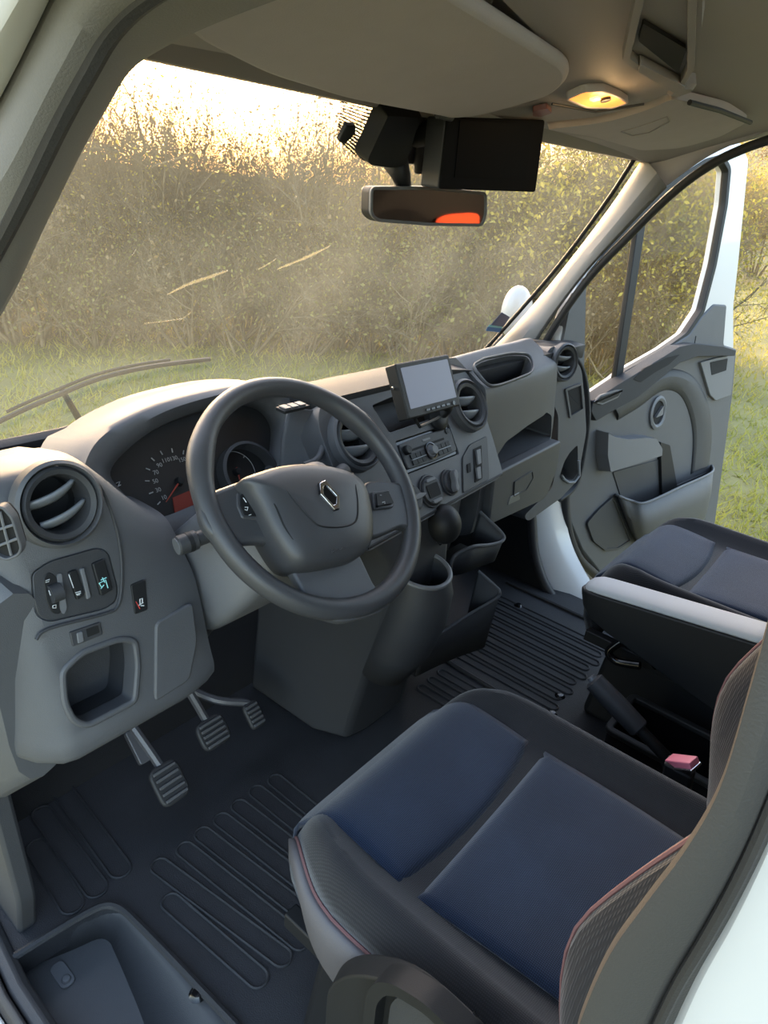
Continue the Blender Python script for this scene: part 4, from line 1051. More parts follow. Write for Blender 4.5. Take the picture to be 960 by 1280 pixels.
# --- overhead camera screen
FSc = Frame(aty(605, 190, .02), (.975, -.2, 0), (.02, -.03, 1.0))
scr = thing('camera_screen', 'dark rear-view camera screen hanging beside the interior mirror', 'screen', FSc.o)
so4 = FSc.pxs([(558, 146), (680, 150), (668, 240), (548, 236)])
MB().prism(FSc, rnd(so4, .005), -.045, 0).build('housing', DASHD, scr, bevel=.004)
si4 = FSc.pxs([(573, 150), (662, 156), (655, 225), (566, 222)])
MB().prism(FSc, rnd(so4, .005), -.002, .003).build('front_frame', MATT, scr, bevel=.002)
MB().prism(FSc, rnd(si4, .002), .002, .0042).build('display', LCDD, scr)
sb2 = cr([FSc.P(*FSc.px(545, 150, -.02), -.03), aty(537, 175, .10), aty(528, 200, .13), aty(524, 212, .14)], n=5)
MB().tube(cr([FSc.P(*FSc.px(560, 160, -.03), -.04), aty(540, 165, .09), aty(520, 170, .13)], n=5), .018, 10).build('arm', BLK, scr)
MB().tube([aty(527, 160, .12), aty(526, 190, .135), aty(526, 214, .14)], [.016, .013, .012], 12).build('clamp_knob', BLK, scr)

# --- windscreen sticker (lies on the pane); outside, a wiper-shaped strip drawn for the defroster's reflection
stk_ = rnd(WS.pxs([(627, 390), (637, 396), (624, 415), (607, 413)]), .002)
o = MB().prism(WS, stk_, .0005, .0016).build('windscreen_sticker', mat('blue sticker', (40, 62, 104), .4), None)
tag(o, 'small blue sticker inside the lower corner of the windscreen', 'sticker')
sb3 = MB().prism(WS, rnd(WS.pxs([(609, 408), (626, 410), (624, 415), (607, 413)]), .001), .0016, .0019).build('printed_band', mat('bright blue band', (70, 130, 190), .5), o)
MB().prism(WS, rnd(WS.pxs([(611, 405.5), (628, 408), (627, 410), (610, 408)]), .001), .0016, .0020).build('printed_band', CYAN, o)
refl_strip = thing('reflection_strip', 'long wiper-shaped strip drawn for the defroster reflection across the foot of the windscreen', 'wiper', WS.P(-.5, .1, -.03))
wp = cr([WS.P(*WS.px(*q, -.025), -.025) for q in [(-20, 536), (30, 512), (65, 497), (125, 473), (190, 458), (262, 449)]], n=6)
MB().tube(wp, [.0045]*len(wp), 8).build('blade', BLK, refl_strip)
MB().tube([p+Vector((0, .012, .004)) for p in wp[4:-4]], [.003]*(len(wp)-8), 8).build('spine', BLK, refl_strip)
MB().tube([wp[14]+Vector((0, .016, .0)), WS.P(*WS.px(120, 560, -.03), -.035)], [.005, .008], 8).build('arm', BLK, refl_strip)

# ================================================================== OVERHEAD
SV = Frame((0, .062, 1.284), (1, 0, 0), (0, -1, .32))     # underside of the overhead shelf, n points down
shelf = thing('overhead_shelf', 'grey overhead shelf and lamp console across the cab above the windscreen', 'shelf', (0, -.05, 1.36))
mb = MB(); rings = []
for x in np.linspace(-.78, .78, 13):
    s = .02*(abs(x)/.78)**3
    rings.append([Vector((x, y, z-s)) for y, z in ((.058, 1.292), (.02, 1.300), (-.06, 1.326), (-.16, 1.358), (-.26, 1.392), (-.33, 1.425), (-.35, 1.47), (-.335, 1.50), (-.31, 1.46), (-.2, 1.42), (.05, 1.33))])
MB.loft(mb, rings).build('shelf_body', HEADD, shelf, ang=50)
cp = [(548, -60), (600, 10), (640, 40), (690, 75), (700, 100), (670, 130), (600, 146), (640, 160), (690, 158), (745, 152), (800, 138), (856, 115), (872, 92), (884, 40), (890, -60)]
cpo = rnd(SV.pxs(cp, .018), .012)
con = MB().prism(SV, cpo, -.02, .012, top=.006).build('lamp_console', HEADD, shelf, bevel=.004)
lens = SV.pxs([(710, 124), (730, 115), (752, 114), (772, 122), (783, 129), (765, 135), (735, 134)], .022)
LAMPM = mat('lit lamp lens', (255, 190, 120), .4, emit=(255, 150, 60), es=.8)
lz = MB().ringprism(SV, grow(rnd(lens, .006), .004), rnd(lens, .006), .012, .023).build('lamp_bezel', HEAD, con, bevel=.001)
LAMPG = mat('warm lamp bulb', (255, 225, 170), .4, emit=(255, 185, 100), es=2.2)
MB().prism(SV, rnd(lens, .006), .012, .0215).build('lamp_lens', LAMPM, lz)
a, b = SV.px(745, 125, .024); MB().prism(SV, rr(a-.012, a+.006, b-.006, b+.006, .003), .02, .0245).build('lamp_bulb', LAMPG, lz)
a, b = SV.px(757, 125, .024); MB().prism(SV, circ(a, b, .008), .02, .0255).build('lamp_switch', BLK, lz)
lp_ = bpy.data.lights.new('lamp_glow', 'POINT'); lp_.energy = .12; lp_.color = (1, .62, .28); lp_.shadow_soft_size = .02
lo_ = bpy.data.objects.new('lamp_glow', lp_); COL.objects.link(lo_); lo_.location = SV.P(a, b, .035)
MB().ringprism(SV, rnd(SV.pxs([(778, 74), (800, -30), (872, -30), (868, 84), (852, 112), (800, 90)], .022), .008), grow(rnd(SV.pxs([(778, 74), (800, -30), (872, -30), (868, 84), (852, 112), (800, 90)], .022), .008), -.009), .008, .024).build('pocket_surround', HEADD, con, bevel=.004)
MB().prism(SV, rnd(SV.pxs([(798, 52), (804, 30), (858, 62), (848, 92)], .02), .006), .014, .0195).build('shelf_pocket', HOLE, con)
MB().prism(SV, rnd(SV.pxs([(800, 74), (856, 103), (850, 116), (797, 84)], .02), .006), .014, .026).build('pocket_lip', HEADD, con, bevel=.002)
MB().prism(SV, rnd(SV.pxs([(666, 138), (684, 134), (690, 140), (676, 145), (666, 144)], .02), .004), .014, .0215).build('sensor_window', mat('dull red lens', (120, 78, 72), .4), con)
MB().tube([SV.P(*SV.px(*q, .02), .02) for q in [(690, 130), (745, 140), (805, 130)]], .0018, 6).build('console_seam', DASHD, con)
# visors
def visor(label, pts, h0, h1):
    t = thing('sun_visor', label, 'sun visor', SV.P(*SV.px(*pts[0], h1), h1))
    p = rnd(SV.pxs(pts, h1), .03)
    MB().prism(SV, p, h0, h1, top=.004).build('panel', HEAD, t, bevel=.007, seg=3)
    return t
v1 = visor('broad grey sun visor folded up above the driver side of the windscreen', [(218, 22), (240, 52), (330, 96), (430, 126), (545, 147), (562, 151), (600, 147), (690, 122), (715, 100), (712, 84), (640, 38), (560, -12), (470, -60), (250, -60)], .014, .030)
a = SV.px(552, 149, .03); MB().tube([SV.P(a[0]-.015, a[1]+.004, .026), SV.P(a[0]+.02, a[1]+.004, .026)], .006, 10).build('pivot_clip', DASHD, v1)
v2 = visor('grey sun visor panel folded up above the passenger side, right of the lamp', [(676, 162), (740, 172), (800, 189), (850, 186), (900, 172), (938, 152), (905, 136), (862, 126), (840, 122), (812, 136), (760, 152)], .000, .014)
MB().tube([SV.P(*SV.px(*q, .018), .018) for q in [(862, 128), (900, 138), (938, 153)]], .0045, 8).build('hinge_bar', BLK, v2)
MB().ringprism(SV, rnd(SV.pxs([(775, 165), (800, 158), (834, 146), (838, 152), (812, 166), (790, 170)], .015), .003), grow(rnd(SV.pxs([(775, 165), (800, 158), (834, 146), (838, 152), (812, 166), (790, 170)], .015), .003), -.002), .012, .0155).build('label_pocket', HEADD, v2)
MB().rev(SV, *SV.px(852, 118, .02), [(.022, -.01), (.022, .012), (.016, .018), (0, .019)], 24).build('end_boss', HEADD, con)

# ================================================================== PASSENGER DOOR (standing open)
FD = Frame((.93, .2, .6), (.977, -.212, 0), (0, .19, 1))
door = thing('cab_door', 'white cab door with grey trim panel, standing wide open on the passenger side', 'vehicle door', FD.P(0, -.6))
glp = FD.pxs([(711, 420), (738, 346), (788, 286), (838, 234), (884, 204), (905, 198), (913, 212), (909, 255), (895, 330), (880, 388), (860, 418), (832, 438), (783, 466), (774, 474), (736, 500), (722, 505), (712, 470)])
glr = rnd(glp, .012, 4)
MB().prism(FD, glr, -.022, -.018).build('window_glass', GLS, door)
outer = rnd(FD.pxs([(702, 420), (730, 340), (782, 278), (832, 226), (880, 192), (928, 178), (938, 200), (932, 260), (925, 330), (919, 382), (919, 440), (880, 470), (800, 500), (760, 520), (722, 535), (708, 530), (703, 490)]), .012, 4)
MB().ringprism(FD, outer, grow(glr, -.004), -.05, -.006).build('door_frame', WHITEP, door, bevel=.004)
MB().ringprism(FD, grow(glr, .015), grow(glr, -.006), -.03, -.003).build('window_seal', BLK, door, bevel=.002)
MB().prism(FD, FD.pxs([(803, 262), (813, 256), (780, 474), (771, 478)]), -.026, -.006).build('window_divider', BLK, door, bevel=.002)
# outer skin
skin = rnd(FD.pxs([(706, 520), (735, 520), (919, 400), (924, 432), (921, 493), (898, 660), (880, 790), (770, 800), (722, 742), (712, 690), (704, 600)]), .02)
MB().prism(FD, skin, -.10, -.035).build('door_skin', WHITEP, door, bevel=.01)
MB().prism(FD, rnd(FD.pxs([(712, 385), (733, 346), (730, 470), (733, 505), (716, 510), (703, 432)], .004), .006), -.02, .004).build('mirror_cover', DASH, door, bevel=.003)
# trim panel
trim = FD.pxs([(716, 500), (734, 501), (775, 473), (800, 457), (862, 418), (877, 396), (893, 380), (909, 381), (905, 431), (921, 436), (916, 494), (893, 662), (888, 720), (835, 760), (790, 762), (752, 718), (728, 688), (712, 650), (708, 600), (712, 545)])
tp = MB().prism(FD, rnd(trim, .012), -.035, .0).build('trim_panel', DASH, door, bevel=.006)
# dark rubber strip down the leading edge
stp = cr([FD.P(*FD.px(*q, .004), .004) for q in [(718, 520), (708, 590), (708, 650), (722, 695), (748, 722), (790, 764)]], n=5)
MB().tube(stp, .016, 10).build('edge_seal', SEAL, door)
# sill ledge with storage slot and window switch
ledge = [(741, 500), (775, 478), (800, 463), (850, 432), (868, 428), (905, 432), (921, 437), (919, 446), (872, 447), (850, 455), (822, 478), (798, 498), (772, 512), (745, 528), (738, 515)]
lg = MB().prism(FD, rnd(FD.pxs(ledge, .04), .008), -.01, .040, top=.004).build('sill_ledge', TOPM, door, bevel=.006, seg=3)
MB().prism(FD, rnd(FD.pxs([(792, 474), (806, 460), (834, 447), (850, 443), (836, 456), (818, 466), (801, 478)], .042), .004), .036, .0415).build('ledge_slot', HOLE, lg)
swb = rnd(FD.pxs([(742, 503), (750, 494), (770, 487), (778, 487), (772, 497), (752, 506)], .042), .006)
w_ = MB().prism(FD, swb, .036, .044).build('window_switch', DASHL, lg, bevel=.0015)
MB().prism(FD, grow(swb, -.006), .042, .0465).build('switch_key', BLK, w_, bevel=.001)
# light grey corner with its square recess
cg = rnd(FD.pxs([(876, 453), (897, 447), (919, 443), (914, 494), (895, 501), (888, 494)], .012), .008)
o = MB().prism(FD, cg, -.002, .012).build('corner_trim', DASHL, door, bevel=.003)
MB().prism(FD, rnd(FD.pxs([(888, 453), (910, 448), (908, 463), (890, 469)], .014), .004), .01, .0135).build('pull_recess', HOLE, o)
# raised arch round the inner handle
ar = [(770, 512), (800, 494), (826, 474), (846, 470), (866, 480), (880, 510), (884, 545), (880, 585)]
ai = [(774, 522), (802, 505), (826, 487), (842, 484), (856, 494), (866, 520), (869, 550), (866, 590)]
ao = [FD.P(*FD.px(*q, .012), .0) for q in [(766, 505), (798, 486), (824, 466), (850, 461), (874, 474), (890, 508), (894, 545), (890, 585)]]
am = [FD.P(*FD.px(*q, .018), .020) for q in ar]; an = [FD.P(*FD.px(*q, .01), .012) for q in ai]; ak = [FD.P(*FD.px(q[0]-3, q[1]+5, .0), -.002) for q in ai]
MB().grid([cr(r, n=5) for r in (ao, am, an, ak)]).build('arch_moulding', DASHD, door, solid=.002, sub=1)
# inner handle
hc = FD.px(824, 516, .01)
hd = MB().rev(FD, hc[0], hc[1], [(.052, -.002), (.052, .008), (.044, .012), (.037, .008), (.037, .0)], 32, 1.2).build('handle_bezel', DASHL, door)
MB().rev(FD, hc[0], hc[1], [(.039, .0015), (0, .0015)], 32, 1.2).build('handle_recess', HOLE, hd)
MB().prism(FD, rnd([(hc[0]-.022, hc[1]-.016), (hc[0]+.026, hc[1]-.010), (hc[0]+.024, hc[1]+.024), (hc[0]+.004, hc[1]+.008)], .006), .002, .012).build('handle_lever', DASHL, hd, bevel=.003)
# pale armrest piece
el = FD.pxs([(758, 538), (768, 544), (784, 547), (806, 545), (820, 546), (828, 560), (827, 571), (790, 583), (761, 592), (757, 570)], .04)
MB().prism(FD, rnd(el, .010), .0, .045, top=.006).build('armrest', DASHL, door, bevel=.010, seg=3)
MB().prism(FD, rnd(FD.pxs([(824, 552), (836, 556), (846, 612), (826, 618)], .01), .006), -.002, .016).build('pull_strap', BLK, door, bevel=.003)
# recess plate above the pocket
MB().prism(FD, rnd(FD.pxs([(766, 590), (828, 573), (842, 608), (884, 590), (884, 605), (806, 630), (776, 622)], .003), .008), -.002, .004).build('pocket_back', DASHD, door, bevel=.002)
# map pocket: a bulging bin
h_ = .085
top_o = [(774, 620), (790, 626), (808, 628), (850, 609), (889, 591)]
bot_o = [(788, 660), (798, 676), (816, 682), (850, 668), (879, 650)]
tb = [FD.P(*FD.px(*q, 0), .0) for q in [(768, 616)]] 
T = [FD.P(*FD.px(770, 618, .0), .0)] + [FD.P(*FD.px(*q, h), h) for q, h in zip(top_o, (.030, .055, h_, h_, .055))] + [FD.P(*FD.px(890, 582, .0), .0)]
Bm = [FD.P(*FD.px(780, 645, .0), .0)] + [FD.P(*FD.px(*q, h), h) for q, h in zip([(782, 642), (793, 652), (811, 656), (849, 640), (886, 622)], (.030, .055, h_, h_, .055))] + [FD.P(*FD.px(888, 612, .0), .0)]
B_ = [FD.P(*FD.px(790, 668, .0), .0)] + [FD.P(*FD.px(*q, h), h) for q, h in zip(bot_o, (.02, .040, .045, .045, .035))] + [FD.P(*FD.px(882, 645, .0), .0)]
Bb = [FD.P(*FD.px(*q, .0), -.002) for q in [(792, 674), (798, 682), (806, 688), (820, 688), (850, 676), (874, 658), (882, 648)]]
pkt = MB().grid([cr(r, n=5) for r in (T, Bm, B_, Bb)]).build('map_pocket', DASH, door, solid=.004, off=-1)
MB().tube(cr(T, n=5), .0045, 8).build('pocket_rim', DASHL, pkt)
# speaker
spk = rnd(FD.pxs([(734, 654), (748, 638), (767, 621), (778, 648), (789, 676), (772, 687), (757, 688), (742, 676)], .008), .014)
s_ = MB().ringprism(FD, grow(spk, .002), grow(spk, -.007), -.002, .010).build('speaker_bezel', DASHD, door, bevel=.002)
MB().prism(FD, grow(spk, -.006), -.002, .006).build('speaker_grille', DASHD, s_)
# trim seam
MB().tube([FD.P(*FD.px(*q, .001), .001) for q in [(870, 420), (868, 432), (864, 447)]], .0015, 6).build('trim_seam', BLK, lg)

# --- passenger's wing mirror, seen through the windscreen
wm = thing('wing_mirror', 'white wing mirror housing outside the windscreen beyond the pillar', 'wing mirror', (1.10, .46, .80))
wc = atx(646, 392, 1.16)
MB().ell(wc, .075, .05, .10, 24, 16, Matrix.Rotation(-.3, 3, 'Y')).build('housing', WHITEP, wm)
MB().tube(cr([wc+Vector((-.05, .0, -.08)), wc+Vector((-.09, -.0, -.14)), FD.P(.02, .12, -.05)], n=4), .02, 10).build('arm', BLK, wm)

# ================================================================== SEATS
def seat(name, label, cx, yF, zS, side):
    """side = -1: outer flank to the left (driver), +1 to the right"""
    t = thing(name, label, 'seat', (cx, yF-.3, 0))
    W, L = .243, .53
    def H(x, y):      # cushion height: x across from the middle, y back from the front edge
        ax_ = abs(x)
        bol = .030*max(0, min(1, (ax_-.150)/.055))**1.5 - .050*max(0, (ax_-.212)/.03)**2
        fr = -.075*max(0, (.075-y)/.075)**2.4
        dish = -.012*math.sin(PI*min(1, y/.5))
        return zS + bol*min(1, (y+.02)/.12) + fr + dish*(1-min(1, ax_/.25)**2)
    xs_ = np.concatenate([np.linspace(-W, -.205, 7), np.linspace(-.195, .195, 25), np.linspace(.205, W, 7)])
    ys_ = np.concatenate([np.linspace(0, .12, 14), np.linspace(.14, L, 16)])
    def wid(y): return 1 - .32*max(0, (.16-y)/.16)**2.0
    top = [[Vector((cx + x*wid(y), yF - y - .0*abs(x), H(x, y))) for x in xs_] for y in ys_]
    front = [[Vector((cx + x*wid(0)*k2, yF+.012-d, zS-.10-dz)) for x in xs_] for d, dz, k2 in ((.03, .13, .96), (.006, .07, .99), (.0, .03, 1.0))]
    cush = MB().grid(front + top).build('cushion', BLACKF, t, solid=.02, off=-1)
    # flanks in grey leatherette with a stitched seam
    for s in (-1, 1):
        edge = [Vector((cx + s*W*wid(y), yF-y, H(s*W, y)+.001)) for y in ys_]
        e1 = [Vector((cx + s*(W*wid(y)+.002), yF-y-.003, H(s*W, y)-.035)) for y in ys_]
        e2 = [Vector((cx + s*(W*wid(y)-.006), yF-y*.97-.016, zS-.12-.03*y)) for y in ys_]
        e3 = [Vector((cx + s*(W*wid(y)-.05), yF-y*.93-.045, zS-.20)) for y in ys_]
        fl_ = MB().grid([edge, e1, e2, e3]).build('side_panel', GREYF if s == side else BLACKF, t, solid=.01, off=-1*s)
        if s == side:
            MB().tube([p+Vector((s*.001, 0, .001)) for p in edge], .0022, 6).build('stitched_seam', STITCH, fl_)
    # two blue insert panels and the seam trench between them
    def insert(y0, y1, x0a, x0b, wrap=False):
        n, m_ = 22, 26; rows = []
        for j in range(m_+1):
            v_ = j/m_; y = y0 + (y1-y0)*v_
            xa = x0a + (x0b-x0a)*v_
            r = []
            for i in range(n+1):
                u_ = i/n*2-1; x = xa*u_
                e = max(abs(u_)**14, abs(2*v_-1)**14 if not wrap else (max(0, 2*v_-1))**14)
                yy = y + .018*(1-u_*u_)*v_ - .010*v_
                y0_ = max(0.0, yy)
                r.append(Vector((cx + x, yF - y0_ + (.010 if yy < .01 else 0), H(x, y0_) + .009*(1-e) + (.007*math.sin(PI*v_)) - max(0, -yy)*1.8)))
            rows.append(r)
        return MB().grid(rows).build('seat_panel', BLUE, t, solid=.006, off=-1)
    insert(-.03, .185, .160, .164, wrap=True)
    insert(.203, .49, .164, .150)
    # backrest
    tilt = math.radians(14)
    bo = Vector((cx, yF-.440, zS-.02))
    ub = Vector((1, 0, 0)); vb = Vector((0, -math.sin(tilt), math.cos(tilt))); nb = ub.cross(vb); nb = -Vector((0, -math.cos(tilt), -math.sin(tilt)))
    BH = .62
    def BZ(x, z):
        a_ = abs(x); bol = .085*max(0, min(1, (a_-.140)/.075))**1.6 - .09*max(0, (a_-.235)/.03)**2
        tt = min(1, max(0, (z+.05)/.29)); bol *= tt*tt*(3-2*tt)
        return bol*(1-max(0, (z-.42)/.2)**2*.6) + .02*math.sin(PI*min(1, z/.4)) - .06*max(0, (z-.55)/.07)**2
    rows = []; zs_ = np.linspace(0, BH, 26)
    def bw(z): return 1 - .10*(z/BH)**2 - .10*max(0, (.08-z)/.08)**2
    for z in zs_:
        rows.append([bo + ub*(x*bw(z)) + vb*z + nb*BZ(x, z) for x in xs_*1.04])
    front_ = rows
    back_ = [[p - nb*(BZ(x, z)+.09) for p, x in zip(r, xs_*1.04)] for r, z in zip(rows, zs_)]
    mbk = MB(); mbk.loft([f + b[::-1] for f, b in zip(front_, back_)])
    back = mbk.build('backrest', BLACKF, t)
    rows = []
    for j in range(25):
        v_ = j/24; z = .03 + .52*v_
        rows.append([bo + ub*(x*bw(z)) + vb*z + nb*(BZ(x, z)+.006*(1-max(abs(u)**14, abs(2*v_-1)**14))) for u in np.linspace(-1, 1, 21) for x in (u*.145,)])
    MB().grid(rows).build('back_panel', BLUE, back, solid=.005, off=-1)
    for s in (-1, 1):
        ln = [bo + ub*(s*.232*bw(z)) + vb*z + nb*(BZ(s*.232, z)+.001) for z in np.linspace(.0, .58, 20)]
        MB().tube(ln, .0022, 6).build('stitched_seam', STITCH, back)
    # headrest on two posts
    hr = MB().ell(bo+vb*(BH+.11)+nb*.0, .13, .05, .085, 24, 14).build('headrest', BLACKF, t)
    for s in (-1, 1): MB().tube([bo+vb*(BH-.03)+ub*(s*.06)-nb*.03, bo+vb*(BH+.08)+ub*(s*.06)-nb*.01], .006, 8).build('headrest_post', STEEL, hr)
    # base box on slide rails
    mb = MB(); mb.loft([[Vector((cx+sx*.20, y, 0.0)) for sx, y in ((-1, yF-.06), (1, yF-.06), (1, yF-.46), (-1, yF-.46))], [Vector((cx+sx*.19, y, zS-.20)) for sx, y in ((-1, yF-.08), (1, yF-.08), (1, yF-.46), (-1, yF-.46))]])
    mb.build('base_box', BLK, t, bevel=.015)
    for s in (-1, 1):
        f_ = Frame((cx+s*.19, yF-.28, zS-.195), (0, -1, 0), (0, 0, 1)); MB().box(f_, -.26, .26, -.014, .014, -.012, .012).build('slide_rail', BLK, t, bevel=.003)
    return t, H, wid
drv_seat, HD, widD = seat('driver_seat', 'blue and charcoal driver seat with grey flank and red stitching, nearest the steering wheel', -.468, -.195, .415, -1)
pas_seat, HP, widP = seat('passenger_seat', 'blue and charcoal passenger seat with a fold-down armrest, beside the open door', .525, -.20, .415, 1)
# recline shield and lever on the driver's outer flank
FSh = Frame((-.735, -.45, .24), (0, -1, 0), (0, 0, 1)); FSh = Frame((-.735, -.45, .24), (0, 1, 0), (0, 0, 1)); FSh.n = Vector((-1, 0, 0))
shp = FSh.pxs([(402, 1262), (404, 1232), (418, 1218), (440, 1212), (480, 1219), (510, 1234), (545, 1264), (600, 1318), (560, 1400), (430, 1400), (400, 1330)], .02)
sh_ = MB().prism(FSh, rnd(shp, .02), -.005, .02, top=.006).build('base_shield', BLK, drv_seat, bevel=.012, seg=3)
lv = FSh.pxs([(452, 1300), (458, 1240), (470, 1226), (490, 1228), (530, 1252), (590, 1310), (590, 1400), (460, 1400)], .035)
lvo = rnd(lv, .012)
MB().ringprism(FSh, lvo, grow(lvo, -.014), .012, .036).build('lever_surround', BLK, sh_, bevel=.004)
MB().prism(FSh, grow(lvo, -.02), .0, .026, top=.004).build('recline_lever', DASHD, sh_, bevel=.006, seg=3)
# passenger armrest
ARX = .165
aL0, aL1 = atx(738, 742, ARX-.035), atx(945, 812, ARX-.035)
FA = Frame(atx(742, 735, ARX), (0, -1, .10), (0, .10, 1)); FA.n = Vector((-1, 0, 0))
tz_ = [atz(741, 738, .47), atz(944, 803, .535), atz(948, 768, .535), atz(760, 715, .47)]
zt0, zt1 = .475, .525
L0, L1 = atz(739, 739, zt0), atz(942, 802, zt1); Rr0, Rr1 = atz(766, 716, zt0), atz(946, 766, zt1)
W_ = ((Rr0-L0).length+(Rr1-L1).length)/2
A0 = (L0+Rr0)/2; A1 = (L1+Rr1)/2; dA = (A1-A0).normalized(); A1 = A0 + dA*.36
sdv = Vector((dA.y, -dA.x, 0)).normalized()
if sdv.x < 0: sdv = -sdv
upv = sdv.cross(dA); upv = upv if upv.z > 0 else -upv
hw = .036
def asec(c, k=1.0, top=True, dn=.095):
    return [c + sdv*(a*k) + upv*b for a, b in cr([(-hw, -.012), (-hw*.9, -.002), (-hw*.5, .003), (0, .004), (hw*.5, .003), (hw*.9, -.002), (hw, -.012)], n=3)]
rows = []
for t_, k, dz in ((-.030, .45, -.012), (-.022, .72, -.004), (-.008, .92, 0), (.012, 1, 0), (.1, 1, 0), (.2, 1, 0), (.3, 1, 0), (.36, 1, 0)):
    rows.append([p+upv*dz for p in asec(A0+dA*t_, k)])
armr = MB().grid(rows).build('armrest_top', ARMG, pas_seat, solid=.01, off=-1)
rings = []
for t_, k, dp in ((-.036, .5, .035), (-.026, .85, .055), (-.008, 1.03, .075), (.03, 1.04, .095), (.12, 1.04, .13), (.24, 1.04, .175), (.36, 1.04, .20)):
    c = A0+dA*t_; w2 = hw*k
    rings.append(rnd([(0, 0)], 0) and [] or [c + sdv*a + upv*b for a, b in ((-w2, -.014), (-w2*1.0, -dp*.5), (-w2*.8, -dp), (w2*.8, -dp), (w2, -dp*.5), (w2, -.014))])
ab = MB().loft(rings).build('armrest_body', BLK, pas_seat, bevel=.006)
# slide bar of the passenger seat
bh = [atx(800, 832, .27), atx(772, 827, .27), atx(761, 817, .27), atx(766, 809, .275), atx(786, 797, .29), atx(796, 799, .295), atx(821, 834, .31)]
mbh = MB().tube(cr(bh, n=5), .0095, 10)
mbh.build('slide_bar', BLKG, pas_seat)
# runner box between the seats under the armrest
rb_ = thing('storage_box', 'long black storage box between the seats, under the armrest', 'box', (.12, -.5, .0))
fb_ = Frame((.16, -.58, .0), (1, 0, 0), (0, 1, 0))
bo_ = rr(-.085, .06, -.24, .19, .015); 
MB().ringprism(fb_, bo_, grow(bo_, -.006), .001, .20).build('tub', BLKG, rb_, bevel=.002)
MB().prism(fb_, grow(bo_, -.003), .001, .06).build('tub_floor', HOLE, rb_)
MB().ringprism(fb_, grow(bo_, .006), grow(bo_, -.010), .19, .203).build('rim', BLK, rb_, bevel=.003)
for k in (0, 1): MB().tube([fb_.P(-.088, -.22, .15-.05*k), fb_.P(-.088, .18, .15-.05*k)], .003, 6).build('side_rib', BLK, rb_)
# small grey latch plate on the floor beside the bar
p_ = atz(815, 828, .06)
lp2 = MB().prism(Frame(p_, (1, -.2, 0), (.2, 1, .5)), rr(-.03, .03, -.035, .035, .006), -.004, .004).build('latch_plate', STEEL, pas_seat, bevel=.001)

# seat belt buckle, belt tongue
bk_ = thing('seat_belt_buckle', 'black seat belt buckle with a faded pink release button, right of the driver seat', 'buckle', atx(855, 950, -.165))
bp = atx(852, 952, -.165); bdir = (atx(876, 954, -.172)-atx(836, 949, -.16)).normalized()
fbk = Frame(bp, bdir, (0, .3, 1))
MB().prism(fbk, rr(-.021, .023, -.005, .006, .002), -.012, .012).build('release_button', PINK, bk_, bevel=.003)
MB().prism(fbk, rr(-.021, .024, -.009, -.004, .002), -.014, .014).build('frame', CHROME, bk_, bevel=.0015)
MB().loft([[bp+Vector((sx*.014, sy*.022, -.008)) for sx, sy in ((-1, -1), (1, -1), (1, 1), (-1, 1))], [bp+Vector((sx*.013-.005, sy*.020-.01, -.075)) for sx, sy in ((-1, -1), (1, -1), (1, 1), (-1, 1))]]).build('body', BLK, bk_, bevel=.004)
MB().tube([bp+Vector((-.005, -.01, -.07)), bp+Vector((-.01, -.02, -.16)), bp+Vector((-.0, -.03, -.24))], .008, 8).build('stem', BLK, bk_)
bt2 = thing('seat_belt', 'grey seat belt webbing with a metal tongue beside the driver backrest', 'seat belt', atx(803, 1150, -.74))
FB = Frame(atx(805, 1152, -.735), (0, -1, 0), (0, 0, 1)); FB = Frame(atx(805, 1152, -.735), (.3, -1, .0), (0, .1, 1))
to = rnd(FB.pxs([(790, 1146), (793, 1138), (814, 1135), (822, 1141), (800, 1176)]), .003)
ti = grow(to, -.0048)
MB().ringprism(FB, to, ti, -.0015, .0015).build('tongue', STEEL, bt2, bevel=.0006)
wb_ = cr([FB.P(*FB.px(*q), -.001) for q in [(812, 1140), (850, 1090), (900, 1010), (960, 900)]], n=6)
MB().grid([[p+Vector((0, -.0, .0)) for p in wb_], [p+Vector((.012, -.036, .0)) for p in wb_]]).build('webbing', GREYF, bt2, solid=.0016)

# blue cloth in the lower tray
cl_c = atz(600, 757, .17)
mb = MB(); rows = []
for j in range(9):
    p = PI*.5*j/8
    rows.append([cl_c + Vector((.035*math.sin(p)*math.cos(t)*(1+.2*math.sin(3*t)), .026*math.sin(p)*math.sin(t)*(1+.2*math.cos(4*t)), .030*math.cos(p)-.02)) for t in np.linspace(0, 2*PI, 25)[:-1]])
o = MB().grid(rows, closeu=True).build('cleaning_cloth', mat('blue cloth', (44, 84, 140), .9, bump=.5, scale=200), None, solid=.002)
tag(o, 'crumpled blue cloth lying in the lower console tray', 'cloth')

